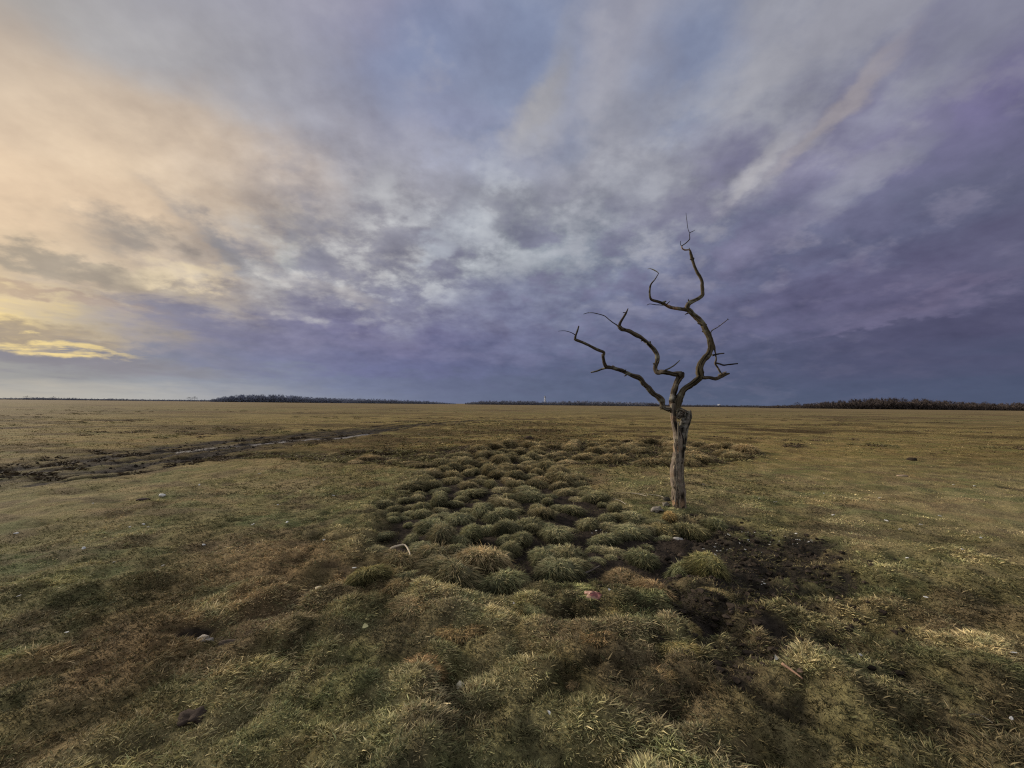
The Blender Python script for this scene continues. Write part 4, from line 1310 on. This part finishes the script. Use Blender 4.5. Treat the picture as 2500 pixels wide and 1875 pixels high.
TY = 1050.0
tb = at(1177, 873, TY)
tw_ = bpy.data.objects.new('lighthouse', None); COL.objects.link(tw_); tw_.location = (tb[0], TY, 0)
tag(tw_, 'slim white round tower with a dark top rising above the distant wood', 'tower')
v, f = lathe([(2.3, -1), (2.1, 8), (1.8, 16), (1.7, 18.2)]); link('shaft', mesh_np('shaft', v, f, smooth=True), M_WHITE, tw_)
v, f = lathe([(1.7, 18.2), (2.5, 18.5), (2.5, 18.8), (2.4, 19.0), (1.3, 19.05)]); link('gallery', mesh_np('gallery', v, f), M_DARKM, tw_)
v, f = lathe([(1.25, 19.05), (1.25, 20.6)]); link('lantern_room', mesh_np('lantern_room', v, f), M_WHITE, tw_)
v, f = lathe([(1.6, 20.6), (1.5, 21.0), (.9, 22.0), (.15, 22.6), (.08, 23.6)]); link('cap', mesh_np('cap', v, f), M_DARKM, tw_)


def box(x0, x1, y0, y1, z0, z1):
    V = np.array([[x, y, z] for z in (z0, z1) for y in (y0, y1) for x in (x0, x1)], float)
    F = np.array([[0, 2, 3], [0, 3, 1], [4, 5, 7], [4, 7, 6], [0, 1, 5], [0, 5, 4], [2, 6, 7], [2, 7, 3], [0, 4, 6], [0, 6, 2], [1, 3, 7], [1, 7, 5]])
    return V, F


HB = at(1553, 873, 1400.0)
hb = bpy.data.objects.new('farmhouse', None); COL.objects.link(hb); hb.location = (HB[0], 1400, 0)
tag(hb, 'tiny white farmhouse on the horizon right of the dead tree', 'house')
v, f = box(-3, 3, -2.5, 2.5, -.5, 6.6); link('wall', mesh_np('wall', v, f), M_WHITE, hb)
v = np.array([[-3.4, -2.9, 6.5], [3.4, -2.9, 6.5], [3.4, 2.9, 6.5], [-3.4, 2.9, 6.5], [-3.4, 0, 8.3], [3.4, 0, 8.3]], float)
f = np.array([[0, 1, 5], [0, 5, 4], [2, 3, 4], [2, 4, 5], [0, 4, 3], [1, 2, 5], [0, 3, 2], [0, 2, 1]])
link('roof', mesh_np('roof', v, f), simple_mat('pale_roof', (.5, .5, .52), (.6, .6, .6), 2), hb)
for k in (-1.6, 1.4):
    v, f = box(k - .4, k + .4, -2.53, -2.4, 4.0, 5.2); link('window', mesh_np('window', v, f), M_DARKM, hb)

# ------------------------------------------------------------------ sky
world = bpy.data.worlds.new('World'); sc.world = world; world.use_nodes = True
nt = NT(world.node_tree)
SUN_AZ, SUN_EL = -64.0, 20.0        # degrees: left of the view axis


def lin(c):
    return tuple(((v / 255) / 12.92 if v / 255 <= .04045 else ((v / 255 + .055) / 1.055) ** 2.4) for v in c)


gen = nt.n('ShaderNodeTexCoord').outputs['Generated']
sp = nt.n('ShaderNodeSeparateXYZ'); nt.put(sp.inputs[0], gen)
dx, dy_, dz = sp.outputs
zc = nt.m('ADD', nt.m('MAXIMUM', dz, 0.0), .10)
px_ = nt.m('DIVIDE', dx, zc); py_ = nt.m('DIVIDE', dy_, zc)
# cloud sheet coordinates, drawn out along the wind (towards azimuth -6 deg)
ca, sa = math.cos(math.radians(6)), math.sin(math.radians(6))
qx = nt.m('ADD', nt.m('MULTIPLY', px_, ca), nt.m('MULTIPLY', py_, sa))
qy = nt.m('SUBTRACT', nt.m('MULTIPLY', py_, ca), nt.m('MULTIPLY', px_, sa))
pl = nt.comb(qx, nt.m('MULTIPLY', qy, .68), 0.0)
nA_ = nt.noise(pl, 1.5, 6, .52, .2)
nB_ = nt.noise(nt.comb(qx, nt.m('MULTIPLY', qy, .68), 7.7), 1.5, 6, .52, .2)
z2 = nt.m('ADD', nt.m('MAXIMUM', dz, 0.0), .34)
ux = nt.m('DIVIDE', dx, z2); uy = nt.m('DIVIDE', dy_, z2)
vx = nt.m('ADD', nt.m('MULTIPLY', ux, ca), nt.m('MULTIPLY', uy, sa)); vy = nt.m('SUBTRACT', nt.m('MULTIPLY', uy, ca), nt.m('MULTIPLY', ux, sa))
nC_ = nt.noise(nt.comb(vx, nt.m('MULTIPLY', vy, 1.0), 3.1), 6.2, 7, .56, .05)
nD_ = nt.noise(nt.comb(vx, vy, 13.1), 16.0, 5, .55, .0)
DEG = 180 / math.pi
az0 = nt.m('MULTIPLY', nt.m('ARCTAN2', dx, dy_), DEG)
el0 = nt.m('MULTIPLY', nt.m('ARCSINE', dz), DEG)
hfade = nt.mr(el0, 0, 10, .18, 1.0)
wa = nt.m('MULTIPLY', nt.m('SUBTRACT', nA_, .5), 20.0); wb = nt.m('MULTIPLY', nt.m('SUBTRACT', nC_, .5), 8.0)
az = nt.m('ADD', az0, nt.m('MULTIPLY', nt.m('ADD', wa, wb), hfade))
we = nt.m('MULTIPLY', nt.m('SUBTRACT', nB_, .5), 11.0); we2 = nt.m('MULTIPLY', nt.m('SUBTRACT', nC_, .5), 7.0)
el = nt.m('ADD', el0, nt.m('MULTIPLY', nt.m('ADD', we, we2), hfade))
AZS = [-50, -40, -30, -20, -10, 0, 10, 20, 30, 40, 50]
ROWS = [
    (0.3, [(185, 178, 165), (178, 176, 172), (150, 154, 166), (122, 130, 154), (104, 113, 143), (93, 104, 134), (83, 96, 127), (77, 91, 122), (73, 87, 119), (69, 82, 115), (65, 79, 111)]),
    (2.5, [(160, 158, 155), (150, 153, 160), (132, 138, 157), (113, 121, 151), (100, 108, 140), (91, 101, 132), (82, 94, 126), (76, 89, 121), (72, 85, 118), (68, 81, 115), (64, 77, 110)]),
    (4.6, [(138, 139, 150), (134, 137, 153), (120, 124, 153), (108, 112, 150), (99, 104, 143), (92, 100, 136), (83, 94, 128), (78, 89, 123), (74, 84, 120), (71, 79, 115), (67, 75, 109)]),
    (8, [(204, 184, 150), (146, 143, 152), (128, 126, 152), (118, 116, 150), (112, 112, 149), (106, 110, 146), (97, 104, 139), (91, 97, 134), (85, 89, 127), (81, 83, 121), (77, 78, 114)]),
    (13, [(208, 188, 156), (184, 170, 154), (166, 160, 160), (140, 140, 156), (130, 132, 157), (120, 125, 154), (109, 116, 148), (99, 105, 142), (93, 98, 135), (87, 90, 126), (81, 84, 117)]),
    (19, [(224, 196, 164), (206, 184, 158), (172, 165, 160), (160, 158, 164), (150, 153, 165), (140, 147, 159), (125, 135, 153), (111, 118, 148), (106, 111, 144), (97, 101, 136), (86, 89, 121)]),
    (26, [(186, 172, 158), (202, 183, 163), (196, 182, 172), (162, 161, 170), (152, 152, 163), (146, 149, 161), (140, 143, 157), (134, 136, 155), (132, 132, 151), (114, 110, 150), (104, 98, 144)]),
    (33, [(170, 166, 164), (168, 166, 170), (160, 160, 171), (154, 154, 170), (144, 149, 175), (136, 144, 176), (142, 146, 162), (140, 145, 166), (136, 140, 158), (130, 132, 156), (122, 122, 150)]),
    (42, [(160, 160, 168), (158, 158, 170), (155, 155, 170), (147, 147, 172), (138, 144, 176), (128, 140, 174), (138, 142, 166), (136, 140, 166), (140, 143, 160), (135, 138, 156), (130, 132, 152)]),
]
BACKL = (150, 148, 160)
t_az = nt.m('ADD', nt.m('DIVIDE', az, 360.0), .5)


def az_ramp(cols, k=1.0):
    nd = nt.n('ShaderNodeValToRGB')
    cr = nd.color_ramp; cr.interpolation = 'LINEAR'
    pts = [(-180, BACKL), (-100, tuple(.6 * a + .4 * b for a, b in zip(cols[0], BACKL)))] + list(zip(AZS, cols)) + [(100, tuple(.5 * a + .5 * b for a, b in zip(cols[-1], BACKL))), (180, BACKL)]
    while len(cr.elements) < len(pts): cr.elements.new(.5)
    for e, (a, c) in zip(cr.elements, pts):
        e.position = a / 360 + .5
    for e, (a, c) in zip(cr.elements, pts):
        e.color = (*[v * k for v in lin(c)], 1)
    nt.put(nd.inputs[0], t_az)
    return nd.outputs[0]


c = az_ramp(ROWS[0][1]); pe = ROWS[0][0]
for e_, cols in ROWS[1:]:
    c = nt.mix(nt.mr(el, pe, e_, 0, 1, True), c, az_ramp(cols)); pe = e_


def srgb(c): return lin(c)


def blob(u, v, hw, hh, ang, col, op, soft=.55, nz=None):
    """soft cloud mass round a sky direction; hw, hh half sizes in degrees; ang tilt"""
    global c
    d = ray(u, v); d = d / np.linalg.norm(d)
    a0 = math.degrees(math.atan2(d[0], d[1])); e0 = math.degrees(math.asin(d[2]))
    X = nt.m('MULTIPLY', nt.m('SUBTRACT', BA, a0), math.cos(math.radians(e0)))
    Y = nt.m('SUBTRACT', BE, e0)
    cc, ss = math.cos(math.radians(ang)), math.sin(math.radians(ang))
    A = nt.m('ADD', nt.m('MULTIPLY', X, cc / hw), nt.m('MULTIPLY', Y, ss / hw))
    B = nt.m('ADD', nt.m('MULTIPLY', X, -ss / hh), nt.m('MULTIPLY', Y, cc / hh))
    r = nt.m('SQRT', nt.m('ADD', nt.m('MULTIPLY', A, A), nt.m('MULTIPLY', B, B)))
    soft = min(.9, soft + .22)
    m_ = nt.m('MULTIPLY', nt.mr(r, 1.0 + soft, 1.0 - soft, 0, 1, True), op)
    if nz is not None: m_ = nt.m('MULTIPLY', m_, nz)
    c = nt.mix(m_, c, srgb(col) if isinstance(col, tuple) else col)


# gentle extra warp for the blobs
BA = nt.m('ADD', az0, nt.m('MULTIPLY', nt.m('ADD', nt.m('MULTIPLY', nt.m('SUBTRACT', nA_, .5), 14.0), nt.m('MULTIPLY', nt.m('SUBTRACT', nC_, .5), 10.0)), hfade))
BE = nt.m('ADD', el0, nt.m('MULTIPLY', nt.m('ADD', nt.m('MULTIPLY', nt.m('SUBTRACT', nB_, .5), 8.0), nt.m('MULTIPLY', nt.m('SUBTRACT', nD_, .5), 4.0)), hfade))
# gaps showing the clear sky
sky = nt.n('ShaderNodeTexSky'); sky.sky_type = 'NISHITA'; sky.sun_disc = False
sky.sun_elevation = math.radians(SUN_EL); sky.sun_rotation = math.radians(SUN_AZ)
BLUE = nt.mix(.12, srgb((124, 138, 174)), nt.mix(1.0, sky.outputs[0], (.10, .10, .10), 'MULTIPLY'))
blob(1130, 190, 7.0, 6.5, 20, BLUE, .9)
blob(960, 60, 5.0, 3.0, 0, BLUE, .6, .8)
blob(1060, 130, 16, 11, 0, (158, 156, 168), .5, .8, nt.mr(nC_, .47, .60, 0, 1, True))
blob(1400, 150, 16, 11, 0, (154, 154, 166), .55, .8, nt.mr(nB_, .47, .60, 0, 1, True))
blob(1165, 60, 5.0, 6.0, 0, BLUE, .8)
blob(855, 110, 5.5, 3.5, 30, BLUE, .6, .8)
blob(1490, 110, 4.0, 6.0, -25, BLUE, .9)
blob(1015, 240, 6.0, 1.6, 0, (140, 146, 176), .6)
nF_ = nt.noise(nt.comb(nt.m('MULTIPLY', az0, .10), nt.m('MULTIPLY', el0, .45), 2.2), 1.3, 6, .62, .4)
puff0 = nt.mr(nF_, .48, .62, 0, 1, True); gap0 = nt.mr(nF_, .56, .42, 0, 1, True)
# glow and bars low on the left
blob(20, 372, 11, 8, 0, (232, 202, 168), .55, .8)
blob(160, 290, 12, 4, -12, (212, 192, 168), .35, .8)
blob(0, 655, 4, 1.9, -3, (238, 208, 158), .6, .7)
blob(330, 690, 7, 3.0, -5, (142, 140, 152), .75, .7, gap0)
blob(240, 640, 9, 3.0, -5, (196, 182, 160), .6, .7, puff0)
blob(60, 672, 7, 1.8, -5, (236, 212, 164), .6, .7)
thin_ = nt.mr(nt.noise(nt.comb(nt.m('MULTIPLY', az0, .12), nt.m('MULTIPLY', el0, .9), 5.2), 1.6, 7, .62, .3), .36, .56, 0, 1, True)
blob(20, 690, 5.0, 1.0, -6, (252, 222, 146), .9, .7, thin_)
blob(60, 720, 6, .8, 2, (160, 144, 128), .8, .6)
blob(110, 750, 4.6, .5, -3, (255, 224, 140), .95, .5, thin_)
blob(230, 705, 4, 1.0, -8, (200, 184, 152), .45, .6)
blob(60, 770, 12, .9, -3, (140, 136, 144), .85, .5)
blob(70, 635, 5.5, .6, -4, (178, 152, 134), .6, .6)
blob(60, 540, 6.5, .9, -3, (160, 150, 136), .75, .6)
blob(300, 508, 2.6, 1.5, 0, (150, 142, 136), .85, .6)
blob(445, 520, 3.5, 1.4, -40, (142, 140, 144), .85, .6)
blob(545, 578, 4.0, 1.3, -35, (140, 140, 148), .85, .6)
blob(270, 590, 5.0, .9, -4, (164, 152, 138), .7, .6)
blob(380, 590, 3.5, .9, 8, (228, 208, 172), .8, .6)
blob(620, 615, 3.5, .8, -20, (196, 192, 188), .6, .8)
blob(640, 560, 1.8, 1.2, -50, (190, 192, 186), .6, .8)
blob(690, 565, 3.0, 2.0, 30, (140, 142, 156), .7, .6)
blob(830, 420, 4.5, 2.5, 50, (146, 145, 154), .6, .7)
nE_ = nt.noise(nt.comb(vx, vy, 23.1), 7.5, 6, .56, .05)
puff = nt.mr(nE_, .48, .66, 0, 1, True); gap = nt.mr(nE_, .53, .38, 0, 1, True)
blob(930, 520, 13, 6, 20, (196, 201, 208), .75, .7, puff)
blob(700, 560, 10, 6, 20, (196, 192, 190), .65, .7, puff)
blob(1330, 430, 12, 8, 20, (176, 180, 192), .5, .8, puff)
blob(1000, 600, 20, 7, 10, (112, 112, 142), .7, .7, gap)
blob(800, 430, 12, 7, 30, (134, 134, 148), .6, .7, gap)
blob(1600, 480, 22, 10, 25, (104, 101, 138), .55, .8, gap)
blob(1850, 520, 20, 10, 25, (126, 122, 152), .55, .8, puff)
blob(1700, 250, 20, 10, 30, (160, 160, 170), .5, .8, puff)
blob(930, 520, 2.2, 1.0, 35, (190, 198, 208), .5, .6)
blob(760, 635, 3.5, .9, -15, (178, 172, 172), .5, .7)
blob(520, 725, 11, 2.0, -5, (120, 120, 150), .6, .7)
blob(1010, 470, 2.2, 3.0, -30, (158, 164, 178), .5, .7)
blob(1190, 200, 1.6, 5.0, -20, (164, 160, 158), .6, .7)
blob(1340, 420, 3.6, 2.4, 20, (168, 172, 186), .5, .8)
blob(1625, 365, 4.0, 1.1, 42, (172, 170, 178), .85, .6)
blob(1790, 245, 5.0, .9, 42, (162, 154, 158), .75, .6)
blob(1990, 180, 5.5, 2.5, 40, (146, 150, 164), .5, .8)
blob(1550, 330, 3.0, 2.0, 30, (112, 110, 148), .6, .7)
blob(1800, 450, 5.0, 1.6, 30, (124, 124, 152), .6, .8)
blob(1900, 400, 4.0, 1.2, 32, (140, 142, 160), .55, .7)
blob(1900, 760, 22, 3.5, 3, (70, 78, 112), .45, .7)
blob(2100, 700, 12, 3.0, 8, (72, 70, 106), .6, .7)
blob(2100, 560, 8.0, 2.5, 15, (88, 84, 120), .5, .7)
blob(1800, 640, 9.0, 1.8, 6, (88, 82, 122), .55, .7)
blob(2000, 640, 6.0, .7, 10, (112, 104, 140), .6, .6)
blob(1900, 690, 6.0, .6, 10, (108, 102, 140), .55, .6)
blob(1640, 545, 5.0, 1.4, 22, (128, 124, 158), .5, .7)
# mottling of the sheet
con = nt.m('ADD', nt.m('MULTIPLY', nt.m('SUBTRACT', nC_, .5), 1.9), nt.m('MULTIPLY', nt.m('SUBTRACT', nD_, .5), .8))
con = nt.m('ADD', con, nt.m('MULTIPLY', nt.m('SUBTRACT', nA_, .5), .8))
central = nt.mr(nt.m('ABSOLUTE', nt.m('SUBTRACT', az0, 4.0)), 60, 25, .5, 1.0, True)
efade = nt.m('MULTIPLY', nt.mr(el0, 0, 12, .22, 1.0), nt.mr(el0, 26, 36, 1.0, .65))
con = nt.m('MULTIPLY', nt.m('MULTIPLY', con, efade), central)
tt = nt.mr(con, -.5, .5, 0, 1)
c = nt.mix(1.0, c, nt.mix(tt, (.69, .69, .74), (1.30, 1.30, 1.24)), 'MULTIPLY')
hs_ = nt.n('ShaderNodeHueSaturation'); nt.put(hs_.inputs['Saturation'], nt.mr(az0, -20, 25, .92, .80)); nt.put(hs_.inputs['Color'], c); c = hs_.outputs[0]
# unseen sky above and behind the camera, brightened to light the ground, and a dull floor under the horizon
up = nt.mr(el0, 44, 70, 0, 1, True)
back = nt.mr(dy_, .25, -.35, 0, 1, True)
cl = nt.mix(nt.mr(nA_, .35, .65), (.50, .53, .61), (.90, .90, .90))
cl = nt.mix(.25, cl, nt.mix(1.0, sky.outputs[0], (.12, .12, .12), 'MULTIPLY'))
c = nt.mix(nt.m('MAXIMUM', up, nt.m('MULTIPLY', back, nt.mr(el0, 2, 25, 0, 1, True))), c, cl)
c = nt.mix(nt.mr(el0, -.5, -4, 0, 1), c, (.05, .045, .03))
bg = nt.n('ShaderNodeBackground'); nt.put(bg.inputs[0], c); bg.inputs[1].default_value = 1.0
ow = nt.n('ShaderNodeOutputWorld'); nt.t.links.new(bg.outputs[0], ow.inputs[0])
world.cycles.sampling_method = 'MANUAL'
world.cycles.sample_map_resolution = 512

# low veiled sun, left of the view
sd = bpy.data.lights.new('sun', 'SUN'); sun = bpy.data.objects.new('sun', sd); COL.objects.link(sun)
sd.energy = 4.6; sd.angle = math.radians(14); sd.color = (1.0, .89, .74)
a, e = math.radians(SUN_AZ), math.radians(SUN_EL)
tosun = Vector((math.sin(a) * math.cos(e), math.cos(a) * math.cos(e), math.sin(e)))
sun.rotation_euler = tosun.to_track_quat('Z', 'Y').to_euler()
sun.location = (-30, 20, 20)

sc.render.engine = 'CYCLES'
sc.cycles.max_bounces = 4
sc.cycles.diffuse_bounces = 2
sc.cycles.glossy_bounces = 2
sc.cycles.transmission_bounces = 2
sc.cycles.use_denoising = False
sc.cycles.pixel_filter_type = 'BLACKMAN_HARRIS'
sc.cycles.filter_width = 1.2
sc.cycles.use_adaptive_sampling = True
